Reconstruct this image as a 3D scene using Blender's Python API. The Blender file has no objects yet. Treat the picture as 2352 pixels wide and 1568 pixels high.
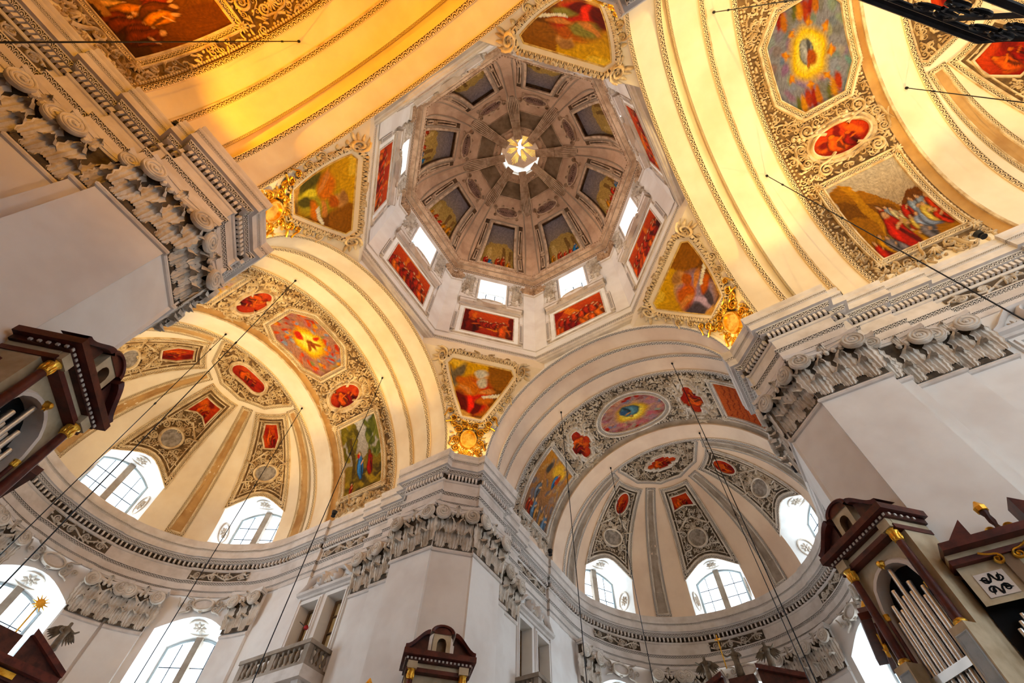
import bpy, math, random
import numpy as np
from mathutils import Matrix, Vector
PI = math.pi
rng = random.Random(7)

# ---------------------------------------------------------------- units: the church is laid out in a module of 1.3 m
K, ZOFF = 1.3, 1.6
def W(p):
    return np.asarray(p, float) * K + np.array([0, 0, ZOFF])
sc = bpy.context.scene
col = sc.collection
def s2l(c):
    return tuple(((x / 255) / 12.92 if x / 255 <= .04045 else ((x / 255 + .055) / 1.055) ** 2.4) for x in c)

# ---------------------------------------------------------------- camera (standing in the nave beside a crossing pier, looking up)
CAM = np.array([-5.8636, -3.8762, 0.])
CR = np.array([[0.51, -0.86, 0.02], [0.74, 0.43, -0.53], [0.44, 0.29, 0.85]])   # replaced by the exact rotation below
def rodr(r):
    r = np.array(r); th = np.linalg.norm(r); k = r / th
    S = np.array([[0, -k[2], k[1]], [k[2], 0, -k[0]], [-k[1], k[0], 0]])
    return np.eye(3) + math.sin(th) * S + (1 - math.cos(th)) * S @ S
q = 2 ** -.5
CR = rodr((0.5553, -0.0443, 0.2453)) @ np.array([[q, -q, 0], [q, q, 0], [0, 0, 1]])
cam = bpy.data.cameras.new('camera'); co = bpy.data.objects.new('camera', cam); col.objects.link(co)
cam.sensor_width = 36; cam.lens = 36 * 1113.6 / 2352; cam.clip_end = 500
mw = Matrix.Identity(4)
for i in range(3):
    mw[i][0] = CR[0][i]; mw[i][1] = -CR[1][i]; mw[i][2] = -CR[2][i]; mw[i][3] = W(CAM)[i]
co.matrix_world = mw
sc.camera = co

# ---------------------------------------------------------------- world and view
wd = bpy.data.worlds.new('World'); sc.world = wd; wd.use_nodes = True
wb = wd.node_tree.nodes['Background']; wb.inputs[0].default_value = (0.82, 0.92, 1, 1); wb.inputs[1].default_value = 1.6
sc.view_settings.view_transform = 'Standard'; sc.view_settings.look = 'None'
sc.view_settings.exposure = 0.85; sc.view_settings.gamma = 1; sc.view_settings.use_curve_mapping = False
sc.cycles.use_denoising = True
sc.cycles.max_bounces = 6; sc.cycles.diffuse_bounces = 3; sc.cycles.glossy_bounces = 2; sc.cycles.transparent_max_bounces = 8
sc.cycles.use_adaptive_sampling = True; sc.cycles.adaptive_threshold = 0.07; sc.cycles.adaptive_min_samples = 10
sc.cycles.sample_clamp_indirect = 8; sc.cycles.caustics_reflective = False; sc.cycles.caustics_refractive = False

# ---------------------------------------------------------------- key levels of the building
ZS, RB, RA = 14.95, 6.6, 5.6           # vault springing, barrel radius, crossing arch radius
ZC = 14.88                              # top of main cornice
TC, RAP = 16.15, 6.6                    # apse centre, apse dome radius
DR, ZD0 = 6.55, 20.9                    # drum apothem, drum foot
ZD1, AD, HD = 29.74, 5.96, 7.13         # dome foot, apothem, rise
ARMS = {'choir': 0., 'left': PI / 2, 'nave': PI, 'right': 1.5 * PI}
ARMTXT = {'choir': 'choir', 'left': 'left transept', 'nave': 'nave', 'right': 'right transept'}
def arm(phi, s, t, z):
    c, n = math.cos(phi), math.sin(phi)
    s, t, z = np.broadcast_arrays(np.asarray(s, float), np.asarray(t, float), np.asarray(z, float))
    return np.stack([t * c - s * n, t * n + s * c, z], -1)
def pol(phi, a, r, z):                  # direction phi (+ a), horizontal distance r
    return np.array([r * math.cos(phi + a), r * math.sin(phi + a), z])

# ---------------------------------------------------------------- daylight through the windows, warm lamps on the cornices
def area(name, p, target, sx, sy, watt, colr=(.78, .90, 1)):
    l = bpy.data.lights.new(name, 'AREA'); l.shape = 'RECTANGLE'; l.size = sx * K; l.size_y = sy * K
    l.energy = watt; l.color = colr
    o = bpy.data.objects.new(name, l); col.objects.link(o); o.location = W(p)
    d = Vector(W(target) - W(p)); o.rotation_euler = d.to_track_quat('-Z', 'Y').to_euler(); return o
DAY = 0.42
for k in range(8):
    a = k * PI / 4
    area('daylight_drum', pol(a, 0, 8.1, 27.4), pol(a, 0, 0, 26.4), 1.7, 2.7, 620 * DAY, (1, .95, .9))
    area('daylight_lantern', pol(a, 0, 2.1, 39.0), pol(a, 0, 0, 38.6), 0.8, 1.0, 48 * DAY, (1, .97, .9))
for nm in ('left', 'choir', 'right'):
    ph = ARMS[nm]
    for az in (-58, 0, 58):
        A_ = math.radians(az); c0 = arm(ph, 0, TC, 0)
        d = np.array([math.cos(ph + A_), math.sin(ph + A_), 0])
        area('daylight_apse', c0 + d * 8.6 + [0, 0, 16.8], c0 + [0, 0, 16.0], 2.5, 3.2, 480 * DAY)
        area('daylight_apse', c0 + d * 8.6 + [0, 0, 8.0], c0 + [0, 0, 7.0], 2.4, 6.0, 2000 * DAY, (.72, .88, 1))
def spot(name, p, target, watt, colr, ang=120, r=.12, blend=.8):
    l = bpy.data.lights.new(name, 'SPOT'); l.energy = watt; l.color = colr; l.spot_size = math.radians(ang)
    l.spot_blend = blend; l.shadow_soft_size = r
    o = bpy.data.objects.new(name, l); col.objects.link(o); o.location = W(p)
    d = Vector(W(target) - W(p)); o.rotation_euler = d.to_track_quat('-Z', 'Y').to_euler(); return o
LAMPS = []
WARM = {'nave': ((1, .43, .012), 1400), 'right': ((1, .70, .25), 1500), 'left': ((1, .66, .22), 1150), 'choir': ((1, .70, .42), 200)}
for nm, (cc, pw) in WARM.items():
    ph = ARMS[nm]
    for sg in (-1, 1):
        for t_, f in ((9.0, 1.), (13.2, .8)):
            p = arm(ph, sg * 5.95, t_ + .3, 15.18); LAMPS.append((nm, sg, t_, p))
            spot('vault_lamp', p, arm(ph, -sg * 2.6, t_ - .2, 20.9), pw * f, cc, {'nave': 128, 'right': 100, 'left': 92, 'choir': 92}[nm], .12, .35)
        if nm != 'nave': spot('apse_lamp', arm(ph, sg * 5.95, 15.2, 15.18), arm(ph, -sg * 1.5, 19.5, 20.4), pw * .55, cc, 90, .12, .5)
for k in range(4):
    a = PI / 4 + k * PI / 2
    p = pol(a, 0, 7.75, 15.1)
    spot('pendentive_lamp', p, pol(a, 0, 8.6, 17.6), 200, (1, .66, .2), 150, .08, .9)

# ---------------------------------------------------------------- mesh helpers
ORG = {}
class G:
    def __init__(s): s.v = []; s.f = []; s.uv = []; s.c = []; s.n = 0
    def add(s, V, F, uv=None, c=None):
        V = np.asarray(V, float).reshape(-1, 3); b = s.n; s.v.append(V); s.n += len(V)
        s.f.extend([tuple(i + b for i in f) for f in F])
        s.uv.append(np.zeros((len(V), 2)) if uv is None else np.asarray(uv, float).reshape(-1, 2))
        if c is not None: s.c.append(np.asarray(c, float).reshape(-1, 3))
        return s
    def grid(s, P, uv=None, wrap=False, c=None):
        P = np.asarray(P, float); n, m = P.shape[:2]; F = []
        for i in range(n - 1):
            for j in range(m - (0 if wrap else 1)):
                k = (j + 1) % m
                F.append((i * m + j, i * m + k, (i + 1) * m + k, (i + 1) * m + j))
        return s.add(P, F, uv, c)
    def box(s, lo, hi, tr=None):
        x0, y0, z0 = lo; x1, y1, z1 = hi
        V = np.array([(x, y, z) for z in (z0, z1) for y in (y0, y1) for x in (x0, x1)], float)
        if tr is not None: V = tr(V)
        return s.add(V, [(0, 1, 3, 2), (4, 6, 7, 5), (0, 4, 5, 1), (2, 3, 7, 6), (0, 2, 6, 4), (1, 5, 7, 3)])
def mesh_of(name, g, mat, smooth=True, origin=None, raw=False):
    V = np.concatenate(g.v) if g.v else np.zeros((0, 3))
    if not raw: V = W(V)
    if origin is not None: V = V - origin
    me = bpy.data.meshes.new(name); me.from_pydata(V.tolist(), [], g.f)
    U = np.concatenate(g.uv)
    li = np.zeros(len(me.loops), int); me.loops.foreach_get('vertex_index', li)
    ul = me.uv_layers.new(name='UVMap'); ul.data.foreach_set('uv', U[li].ravel())
    if g.c:
        C = np.concatenate(g.c); C = np.concatenate([C, np.ones((len(C), 1))], 1)
        ca = me.color_attributes.new('Col', 'FLOAT_COLOR', 'POINT'); ca.data.foreach_set('color', C.ravel())
    if mat: me.materials.append(MAT[mat] if isinstance(mat, str) else mat)
    if smooth:
        me.polygons.foreach_set('use_smooth', [True] * len(me.polygons))
        me.set_sharp_from_angle(angle=math.radians(38))
    me.update(); return me
def tag(o, label=None, cat=None, group=None, kind=None):
    if label: o['label'] = label
    if cat: o['category'] = cat
    if group: o['group'] = group
    if kind: o['kind'] = kind
    return o
def obj(name, g, mat, parent=None, smooth=True, kind=None, label=None):
    org = ORG[parent.name] if parent is not None else None
    o = bpy.data.objects.new(name, mesh_of(name, g, mat, smooth, org)); col.objects.link(o)
    if parent is not None:
        o.parent = parent
    ORG[o.name] = ORG[parent.name] if parent is not None else np.zeros(3)
    if kind: o['kind'] = kind
    if label: o['label'] = label
    return o
def thing(name, label, cat, loc, group=None, kind=None):
    o = bpy.data.objects.new(name, None); col.objects.link(o); L = W(loc); o.location = L
    o.empty_display_size = .2; ORG[o.name] = L
    if kind == 'structure': o['kind'] = kind
    else: tag(o, label, cat, group, kind)
    if kind == 'structure' and label: o['label'] = label
    return o
def part(name, parent, loc):                            # an Empty part that groups the pieces of one ornament
    o = bpy.data.objects.new(name, None); col.objects.link(o); o.parent = parent; o.empty_display_size = .2
    L = W(loc); o.location = L - ORG[parent.name]; ORG[o.name] = L; return o
def inst(name, me, M, parent, label=None):
    o = bpy.data.objects.new(name, me); col.objects.link(o); o.parent = parent
    M = M.copy(); L = ORG[parent.name]
    for i in range(3): M[i][3] -= L[i]
    o.matrix_basis = M; ORG[o.name] = L
    if label: o['label'] = label
    return o
def frame_mat(p, x, y, z, sx=1, sy=1, sz=1):           # local axes -> world, p in modules
    M = Matrix.Identity(4); L = W(p)
    for i in range(3): M[i][0] = x[i] * sx; M[i][1] = y[i] * sy; M[i][2] = z[i] * sz; M[i][3] = L[i]
    return M
# ---- surfaces: each maps (u, v, h) to a point, h = height above the surface into the room
def m_barrel(phi, r=RB):
    def m(u, v, h=0): th = np.asarray(u, float) / RB; rr = r - np.asarray(h, float); return arm(phi, rr * np.sin(th), v, ZS + rr * np.cos(th))
    return m
def m_apse(phi, az0, r=RAP):
    def m(u, v, h=0):
        el = np.asarray(v, float) / RAP; az = az0 + np.asarray(u, float) / (RAP * np.cos(np.clip(el, 0, 1.5))); rr = r - np.asarray(h, float)
        return arm(phi, rr * np.cos(el) * np.sin(az), TC + rr * np.cos(el) * np.cos(az), ZS + rr * np.sin(el))
    return m
def m_apsetop(phi, r=RAP):
    def m(u, v, h=0):
        u, v = np.asarray(u, float), np.asarray(v, float); d = np.hypot(u, v) + 1e-9; a = d / RAP; rr = r - np.asarray(h, float)
        return arm(phi, rr * np.sin(a) * u / d, TC + rr * np.sin(a) * v / d, ZS + rr * np.cos(a))
    return m
def m_cyl(phi, r=6.55, az0=0.):
    def m(u, v, h=0):
        az = az0 + np.asarray(u, float) / 6.55; rr = r - np.asarray(h, float); return arm(phi, rr * np.sin(az), TC + rr * np.cos(az), v)
    return m
def m_drum(k, ap=DR):
    a = k * PI / 4; n = np.array([math.cos(a), math.sin(a), 0]); t = np.array([-math.sin(a), math.cos(a), 0])
    def m(u, v, h=0):
        u, v, h = np.broadcast_arrays(np.asarray(u, float), np.asarray(v, float), np.asarray(h, float))
        P = (ap - h)[..., None] * n + u[..., None] * t; P[..., 2] = v; return P
    return m
def m_dome(k):                                          # v = height z
    a = k * PI / 4; n = np.array([math.cos(a), math.sin(a), 0]); t = np.array([-math.sin(a), math.cos(a), 0])
    def m(u, v, h=0):
        u, v, h = np.broadcast_arrays(np.asarray(u, float), np.asarray(v, float), np.asarray(h, float))
        ps = np.arcsin(np.clip((v - ZD1) / HD, 0, .995)); P = (AD * np.cos(ps) - h * np.cos(ps))[..., None] * n + u[..., None] * t
        P[..., 2] = ZD1 + HD * np.sin(ps) - h * np.sin(ps); return P
    return m
def dome_v(s):                                          # arc position (modules along the meridian) -> z
    return ZD1 + HD * np.sin(np.asarray(s, float) / 6.6)
def dome_s(z): return 6.6 * math.asin((z - ZD1) / HD)
def m_domes(k):
    d = m_dome(k)
    return lambda u, v, h=0: d(u, dome_v(v), h)
def m_pend(k):
    a = PI / 4 + k * PI / 2; n = np.array([math.cos(a), math.sin(a), 0]); t = np.array([-math.sin(a), math.cos(a), 0])
    def m(u, v, h=0):
        u, v, h = np.broadcast_arrays(np.asarray(u, float), np.asarray(v, float), np.asarray(h, float))
        w = np.sqrt(np.clip(RA ** 2 - (np.minimum(v, 20.02) - ZS) ** 2, 0, None)); d = (w + 6.8) / 2 ** .5
        P = (d - h * .85)[..., None] * n + u[..., None] * t; P[..., 2] = v - h * .5; return P
    return m
def m_plane(o, U, N, V=(0, 0, 1)):
    o, U, V, N = [np.asarray(x, float) for x in (o, U, V, N)]
    def m(u, v, h=0):
        u, v, h = np.broadcast_arrays(np.asarray(u, float), np.asarray(v, float), np.asarray(h, float))
        return o + u[..., None] * U + v[..., None] * V + h[..., None] * N
    return m
# ---- outlines (closed, counter-clockwise lists of u, v)
def ccw(o):
    o = np.asarray(o, float); x, y = o[:, 0], o[:, 1]
    return o if np.sum(x * np.roll(y, -1) - y * np.roll(x, -1)) > 0 else o[::-1].copy()
def resample(o, step, closed=True):
    o = np.asarray(o, float); out = []; n = len(o)
    for i in range(n if closed else n - 1):
        a, b = o[i], o[(i + 1) % n]; k = max(1, int(math.ceil(np.linalg.norm(b - a) / step)))
        for j in range(k): out.append(a + (b - a) * j / k)
    if not closed: out.append(o[-1])
    return np.array(out)
def offset(o, d):
    o = np.asarray(o, float); e = np.roll(o, -1, 0) - o; e /= np.linalg.norm(e, axis=1)[:, None] + 1e-12
    nrm = np.stack([e[:, 1], -e[:, 0]], 1); p = np.roll(nrm, 1, 0); b = nrm + p
    b /= np.maximum((b * nrm).sum(1), .25 * np.linalg.norm(b, axis=1))[:, None] + 1e-9
    return o + b * d
def rect(u0, u1, v0, v1): return np.array([(u0, v0), (u1, v0), (u1, v1), (u0, v1)], float)
def ellipse(cu, cv, ru, rv, n=32): a = np.arange(n) * 2 * PI / n; return np.stack([cu + ru * np.cos(a), cv + rv * np.sin(a)], 1)
def patch(g, o, m, h=0, step=.25, rings=6, paint=None, xy=None):
    o = resample(ccw(o), step); c = o.mean(0); n = len(o); fr = np.linspace(0, 1, rings + 1)[1:]
    P = np.concatenate([[c]] + [c + (o - c) * f for f in fr]); lo, hi = o.min(0), o.max(0); uv = (P - lo) / (hi - lo)
    F = [(0, 1 + j, 1 + (j + 1) % n) for j in range(n)]
    for r in range(rings - 1):
        b = 1 + r * n
        for j in range(n): k = (j + 1) % n; F.append((b + j, b + n + j, b + n + k, b + k))
    cc = None
    if paint is not None: q = uv if xy is None else xy(uv); cc = paint(q[:, 0].copy(), q[:, 1].copy())
    g.add(m(P[:, 0], P[:, 1], h), F, uv, cc)
def frame(g, o, prof, m, step=.3, rep=.22):
    o = resample(ccw(o), step); o = np.concatenate([o]); L = []
    seg = np.linalg.norm(np.roll(o, -1, 0) - o, axis=1); s = np.concatenate([[0], np.cumsum(seg)])
    rows = []; uvs = []
    for i, (d, h) in enumerate(prof):
        q = offset(o, d); q = np.concatenate([q, q[:1]]); rows.append(m(q[:, 0], q[:, 1], h)); uvs.append(np.stack([s / rep, np.full(len(s), i / max(1, len(prof) - 1))], 1))
    g.grid(np.array(rows), np.array(uvs))
SEC = np.array([-1, -.72, 0, .72, 1]); SEH = np.array([0, .72, 1, .72, 0])
def ridge(g, pts, w, hgt, m, base=0.):
    p = np.asarray(pts, float); n = len(p); t = np.gradient(p, axis=0); t /= np.linalg.norm(t, axis=1)[:, None] + 1e-9
    nr = np.stack([-t[:, 1], t[:, 0]], 1); w = np.broadcast_to(np.asarray(w, float), n); hh = np.broadcast_to(np.asarray(hgt, float), n)
    Q = p[:, None] + nr[:, None] * (w[:, None] * SEC)[..., None]; H = base + hh[:, None] * SEH
    g.grid(m(Q[..., 0], Q[..., 1], H))
def spiral(c, r, a0, turns=1.5, hand=1, n=18, tail=0., rin=.12):
    f = np.linspace(0, 1, n); a = a0 + hand * 2 * PI * turns * f; rr = r * (1 - f * (1 - rin))
    p = np.stack([c[0] + rr * np.cos(a), c[1] + rr * np.sin(a)], 1)
    if tail:
        d = np.array([-math.sin(a0), math.cos(a0)]) * -hand; k = np.linspace(1, 0, 6)[:-1]
        rd = np.array([math.cos(a0), math.sin(a0)])
        p = np.concatenate([p[0] + d * (tail * k)[:, None] + rd * (tail * .35 * k ** 2)[:, None], p])
    return p
def scroll(g, c, r, a0, m, turns=1.5, hand=1, tail=0., w=.17, h=.5, base=0., n=18):
    p = spiral(c, r, a0, turns, hand, n, tail); k = np.linspace(0, 1, len(p))
    ridge(g, p, r * w * (1.15 - .6 * k), r * h * (1 - .35 * k), m, base)
    a = np.linspace(0, 2 * PI, 7)[:-1]; V = np.stack([c[0] + r * .17 * np.cos(a), c[1] + r * .17 * np.sin(a)], 1)
    V = np.concatenate([V, [c]]); g.add(m(V[:, 0], V[:, 1], np.array([base] * 6 + [base + r * h])), [(i, (i + 1) % 6, 6) for i in range(6)])
def leafr(g, p0, ang, L, wd, m, h=.1, bend=.5, base=0.):
    f = np.linspace(0, 1, 7); a = ang + bend * f * 1.2; d = np.stack([np.cos(a), np.sin(a)], 1) * L / 6
    p = np.array(p0) + np.concatenate([[[0, 0]], np.cumsum(d[:-1], 0)]); ridge(g, p, wd * np.array([.25, .8, 1, .9, .75, .5, .1]), h * np.array([.4, .8, 1, 1, .9, .6, .2]), m, base)
def bead(g, c, r, m, h=None, base=0., n=6, ry=None):
    a = np.linspace(0, 2 * PI, n + 1)[:-1]; h = h or r; ry = ry or r
    V = np.concatenate([np.stack([c[0] + r * np.cos(a), c[1] + ry * np.sin(a)], 1), np.stack([c[0] + .62 * r * np.cos(a), c[1] + .62 * ry * np.sin(a)], 1), [c]])
    H = np.array([base] * n + [base + .75 * h] * n + [base + h])
    F = [(i, (i + 1) % n, n + (i + 1) % n, n + i) for i in range(n)] + [(n + i, n + (i + 1) % n, 2 * n) for i in range(n)]
    g.add(m(V[:, 0], V[:, 1], H), F)
def beads(g, o, step, r, m, h=None, base=0., closed=True):
    for p in resample(ccw(o) if closed else o, step, closed): bead(g, p, r, m, h, base)
def rosette(g, c, r, m, base=0., n=10):
    for i in range(n):
        a = 2 * PI * i / n; leafr(g, (c[0] + .25 * r * math.cos(a), c[1] + .25 * r * math.sin(a)), a, r * .85, r * .2, m, r * .32, 0, base)
    bead(g, c, r * .28, m, r * .45, base)
def shell(g, c, r, ang, m, base=0., n=7):
    for i in range(n):
        a = ang + (i / (n - 1) - .5) * 2.6; leafr(g, c, a, r * (1 - .12 * abs(i - (n - 1) / 2)), r * .13, m, r * .25, 0, base)
    bead(g, c, r * .22, m, r * .3, base)
def filler(g, bb, step, ok, m, base=0., size=.16, hh=.09, r=rng):
    u = bb[0]
    while u < bb[1]:
        v = bb[2]
        while v < bb[3]:
            p = (u + r.uniform(-.3, .3) * step, v + r.uniform(-.3, .3) * step); k = r.random(); v += step
            if not ok(*p): continue
            if k < .38: scroll(g, p, size * r.uniform(.7, 1.1), r.uniform(0, 6.3), m, 1.3, r.choice((-1, 1)), size * 1.1, .2, hh / size, base, 11)
            elif k < .85: leafr(g, p, r.uniform(0, 6.3), size * r.uniform(1.3, 2.2), size * .3, m, hh, r.uniform(-1.2, 1.2), base)
            else: bead(g, p, size * .38, m, hh, base)
        u += step
def inside(poly, x, y):
    n = len(poly); c = False; j = n - 1
    for i in range(n):
        if (poly[i][1] > y) != (poly[j][1] > y) and x < (poly[j][0] - poly[i][0]) * (y - poly[i][1]) / (poly[j][1] - poly[i][1]) + poly[i][0]: c = not c
        j = i
    return c
def sweep(g, poly, prof, closed=False, rep=.3, side=1):      # plan polyline (x, y), profile (o towards the room, z)
    p = np.asarray(poly, float); n = len(p); e = np.roll(p, -1, 0) - p
    if not closed: e[-1] = e[-2]
    e /= np.linalg.norm(e, axis=1)[:, None]; nr = np.stack([-e[:, 1], e[:, 0]], 1) * side; pr = np.roll(nr, 1, 0)
    if not closed: pr[0] = nr[0]; nr[-1] = pr[-1]
    b = nr + pr; b /= (b * nr).sum(1)[:, None]
    idx = list(range(n)) + ([0] if closed else []); s = np.concatenate([[0], np.cumsum(np.linalg.norm(np.diff(p[idx], axis=0), axis=1))])
    rows = []; uvs = []
    for i, (o, z) in enumerate(prof):
        xy = p + b * o; rows.append(np.concatenate([xy, np.full((n, 1), z)], 1)[idx]); uvs.append(np.stack([s / rep, np.full(len(s), i / max(1, len(prof) - 1))], 1))
    g.grid(np.array(rows), np.array(uvs))
def lathe(g, prof, base, n=14, axis=(0, 0, 1), ux=(1, 0, 0)):
    ax, ux = np.asarray(axis, float), np.asarray(ux, float); uy = np.cross(ax, ux); a = np.linspace(0, 2 * PI, n + 1)[:-1]; rows = []
    for r, z in prof: rows.append(np.asarray(base) + ax * z + r * (np.cos(a)[:, None] * ux + np.sin(a)[:, None] * uy))
    g.grid(np.array(rows), None, True)
def tube(g, pts, r, n=6):
    p = np.asarray(pts, float); t = np.gradient(p, axis=0); t /= np.linalg.norm(t, axis=1)[:, None] + 1e-9
    ref = np.array([0.31, .2, .93]); x = np.cross(t, ref); x /= np.linalg.norm(x, axis=1)[:, None] + 1e-9; y = np.cross(t, x)
    a = np.linspace(0, 2 * PI, n + 1)[:-1]; r = np.broadcast_to(np.asarray(r, float), len(p))
    g.grid(p[:, None] + r[:, None, None] * (np.cos(a)[None, :, None] * x[:, None] + np.sin(a)[None, :, None] * y[:, None]), None, True)

# ---------------------------------------------------------------- materials
MAT = {}
class N:
    def __init__(s, name):
        s.m = bpy.data.materials.new(name); s.m.use_nodes = True; s.t = s.m.node_tree; s.b = s.t.nodes['Principled BSDF']; MAT[name] = s.m
    def n(s, typ, **kw):
        o = s.t.nodes.new(typ)
        for k, v in kw.items():
            if k.startswith('i_'):
                key = k[2:]; key = int(key) if key.isdigit() else key.replace('_', ' '); o.inputs[key].default_value = v
            else: setattr(o, k, v)
        return o
    def l(s, a, b): s.t.links.new(a, b)
    def math(s, op, a, b=None, c=None):
        o = s.t.nodes.new('ShaderNodeMath'); o.operation = op
        for i, x in enumerate((a, b, c)):
            if x is None: continue
            if isinstance(x, (int, float)): o.inputs[i].default_value = x
            else: s.l(x, o.inputs[i])
        return o.outputs[0]
    def mix(s, f, a, b):
        o = s.t.nodes.new('ShaderNodeMix'); o.data_type = 'RGBA'
        for k, x in ((0, f), (6, a), (7, b)):
            if isinstance(x, (int, float)): o.inputs[k].default_value = x
            elif isinstance(x, tuple): o.inputs[k].default_value = (*x, 1) if len(x) == 3 else x
            else: s.l(x, o.inputs[k])
        return o.outputs[2]
    def pos(s): return s.n('ShaderNodeNewGeometry').outputs['Position']
    def noise(s, scale, detail=4, rough=.6, vec=None):
        o = s.n('ShaderNodeTexNoise'); o.inputs['Scale'].default_value = scale; o.inputs['Detail'].default_value = detail; o.inputs['Roughness'].default_value = rough
        s.l(vec if vec is not None else s.pos(), o.inputs['Vector']); return o.outputs['Fac']
    def bump(s, hgt, strength=.3, dist=.02):
        o = s.n('ShaderNodeBump'); o.inputs['Strength'].default_value = strength; o.inputs['Distance'].default_value = dist
        s.l(hgt, o.inputs['Height']); s.l(o.outputs[0], s.b.inputs['Normal'])
    def base(s, c): s.l(c, s.b.inputs['Base Color'])
def sm(e, x, lo, hi):
    o = e.n('ShaderNodeMapRange'); o.interpolation_type = 'SMOOTHSTEP'; o.inputs[1].default_value = lo; o.inputs[2].default_value = hi; e.l(x, o.inputs[0]); return o.outputs[0]
def plaster(name, c, c2, scale=.5, rough=.85, bump=.15, grain=0., metal=0., lo=.35, hi=.7):
    e = N(name); f = sm(e, e.noise(scale, 3, .65), lo, hi); cc = e.mix(f, s2l(c), s2l(c2))
    if grain: cc = e.mix(e.math('MULTIPLY', e.noise(scale * 14, 1, .7), grain), cc, s2l(tuple(x * .55 for x in c)))
    e.base(cc); e.b.inputs['Roughness'].default_value = rough; e.b.inputs['Metallic'].default_value = metal
    e.b.inputs['Specular IOR Level'].default_value = .25
    if bump > .2: e.bump(e.noise(scale * 24, 1, .7), bump, .02)
    return e
plaster('wall', (236, 230, 224), (222, 212, 204), .35, .9, .08, .06)
plaster('vault', (242, 226, 198), (230, 208, 174), .3, .9, .08, .08)
plaster('choir_vault', (238, 212, 186), (224, 194, 168), .3, .9, .08, .08)
plaster('stone', (226, 215, 206), (204, 190, 178), .8, .8, .12, .12)
plaster('dentil_bed', (70, 58, 48), (52, 42, 34), 1, .9, 0)  # near-black colour paints in the shade between the dentils
plaster('field_brown', (150, 120, 92), (118, 92, 68), 1.2, .9, .1, .2)
plaster('stone_dark', (172, 156, 140), (140, 124, 108), .9, .85, .15, .2)
plaster('stucco', (232, 208, 168), (186, 150, 102), 1.6, .8, .25, .2)
plaster('stucco_grey', (228, 216, 202), (186, 168, 148), 1.4, .85, .25, .22)
plaster('ground', (132, 100, 62), (84, 60, 36), 2.2, .9, .3, .3)
plaster('ground_grey', (104, 88, 72), (62, 52, 42), 2.0, .9, .3, .3)
plaster('dome_plaster', (222, 180, 146), (192, 150, 118), .5, .9, .12, .2)
plaster('dome_stucco', (226, 190, 156), (176, 138, 106), 1.5, .85, .25, .25)
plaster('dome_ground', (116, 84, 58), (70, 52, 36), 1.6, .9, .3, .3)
plaster('coving', (204, 160, 100), (168, 122, 70), .5, .8, .1, .2)
plaster('shell_white', (248, 246, 242), (232, 228, 222), .5, .85, .06, .05)
plaster('gold', (255, 205, 84), (214, 142, 30), 2.5, .34, .2, .15, .85)
plaster('gilt', (236, 196, 104), (176, 126, 52), 2.5, .5, .25, .2, .35)
plaster('red_marble', (104, 48, 38), (64, 28, 26), 2.6, .35, .03, .35)
plaster('dark_wood', (86, 44, 34), (52, 26, 24), 3, .4, .1, .3)
plaster('organ_marble', (206, 190, 160), (176, 156, 124), 1.2, .5, .05, .2)
plaster('blue_panel', (176, 186, 192), (146, 158, 168), 1.5, .45, .05, .2)
plaster('tin', (222, 220, 216), (200, 198, 194), .6, .32, 0, 0, .95)
plaster('iron', (34, 38, 46), (20, 22, 28), 5, .45, .1, .2, .5)
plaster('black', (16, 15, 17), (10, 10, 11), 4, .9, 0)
plaster('statue', (126, 108, 88), (78, 64, 52), 3, .6, .25, .3)
plaster('medallion', (176, 164, 152), (120, 108, 98), 3.5, .8, .5, .4)
plaster('cartouche_field', (150, 112, 94), (118, 84, 68), 1.6, .8, .1, .2)
plaster('engraved', (70, 46, 36), (58, 38, 30), 3, .9, 0)
plaster('window_frame', (176, 190, 196), (150, 164, 172), 1, .6, 0)
plaster('door_pane', (226, 210, 164), (206, 184, 132), .9, .35, 0)  # cream yellow paints in the glow of the lit room behind the glass
plaster('door_wood', (132, 104, 78), (104, 78, 56), 2, .6, .1, .2)
plaster('floor_marble', (196, 176, 160), (150, 128, 116), .5, .35, 0)
plaster('lamp_black', (40, 40, 42), (26, 26, 28), 3, .4, 0)
plaster('red_paint', (176, 24, 26), (140, 16, 20), 3, .4, 0)
def bandmat(name, light, dark, border=.1, stretch=1.):
    e = N(name); uv = e.n('ShaderNodeUVMap'); sp = e.n('ShaderNodeSeparateXYZ'); e.l(uv.outputs[0], sp.inputs[0])
    x = e.math('SUBTRACT', e.math('FRACT', sp.outputs[0]), .5); v = sp.outputs[1]; y = e.math('SUBTRACT', v, .14)
    d = e.math('SQRT', e.math('ADD', e.math('MULTIPLY', x, x), e.math('MULTIPLY', e.math('MULTIPLY', y, y), .42)))
    ring = sm(e, e.math('ABSOLUTE', e.math('SUBTRACT', d, .38)), .10, .05)
    egg = sm(e, d, .22, .15)
    dart = e.math('MULTIPLY', sm(e, e.math('ABSOLUTE', x), .42, .46), sm(e, v, .3, .4))
    edge = e.math('MAXIMUM', sm(e, v, border, border * .6), sm(e, v, 1 - border, 1 - border * .6))
    k = e.math('MAXIMUM', e.math('MAXIMUM', ring, egg), e.math('MAXIMUM', edge, dart))
    nz = e.noise(9, 3); kk = e.math('MULTIPLY', k, e.math('ADD', e.math('MULTIPLY', nz, .5), .7))
    e.base(e.mix(kk, s2l(dark), s2l(light))); e.bump(k, .8, .03); e.b.inputs['Roughness'].default_value = .8
    return e
bandmat('band', (236, 208, 160), (70, 46, 24))
bandmat('band_grey', (222, 210, 198), (56, 46, 38))
bandmat('band_dome', (222, 188, 154), (56, 38, 26))
bandmat('band_gilt', (240, 200, 110), (110, 74, 34))
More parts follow.
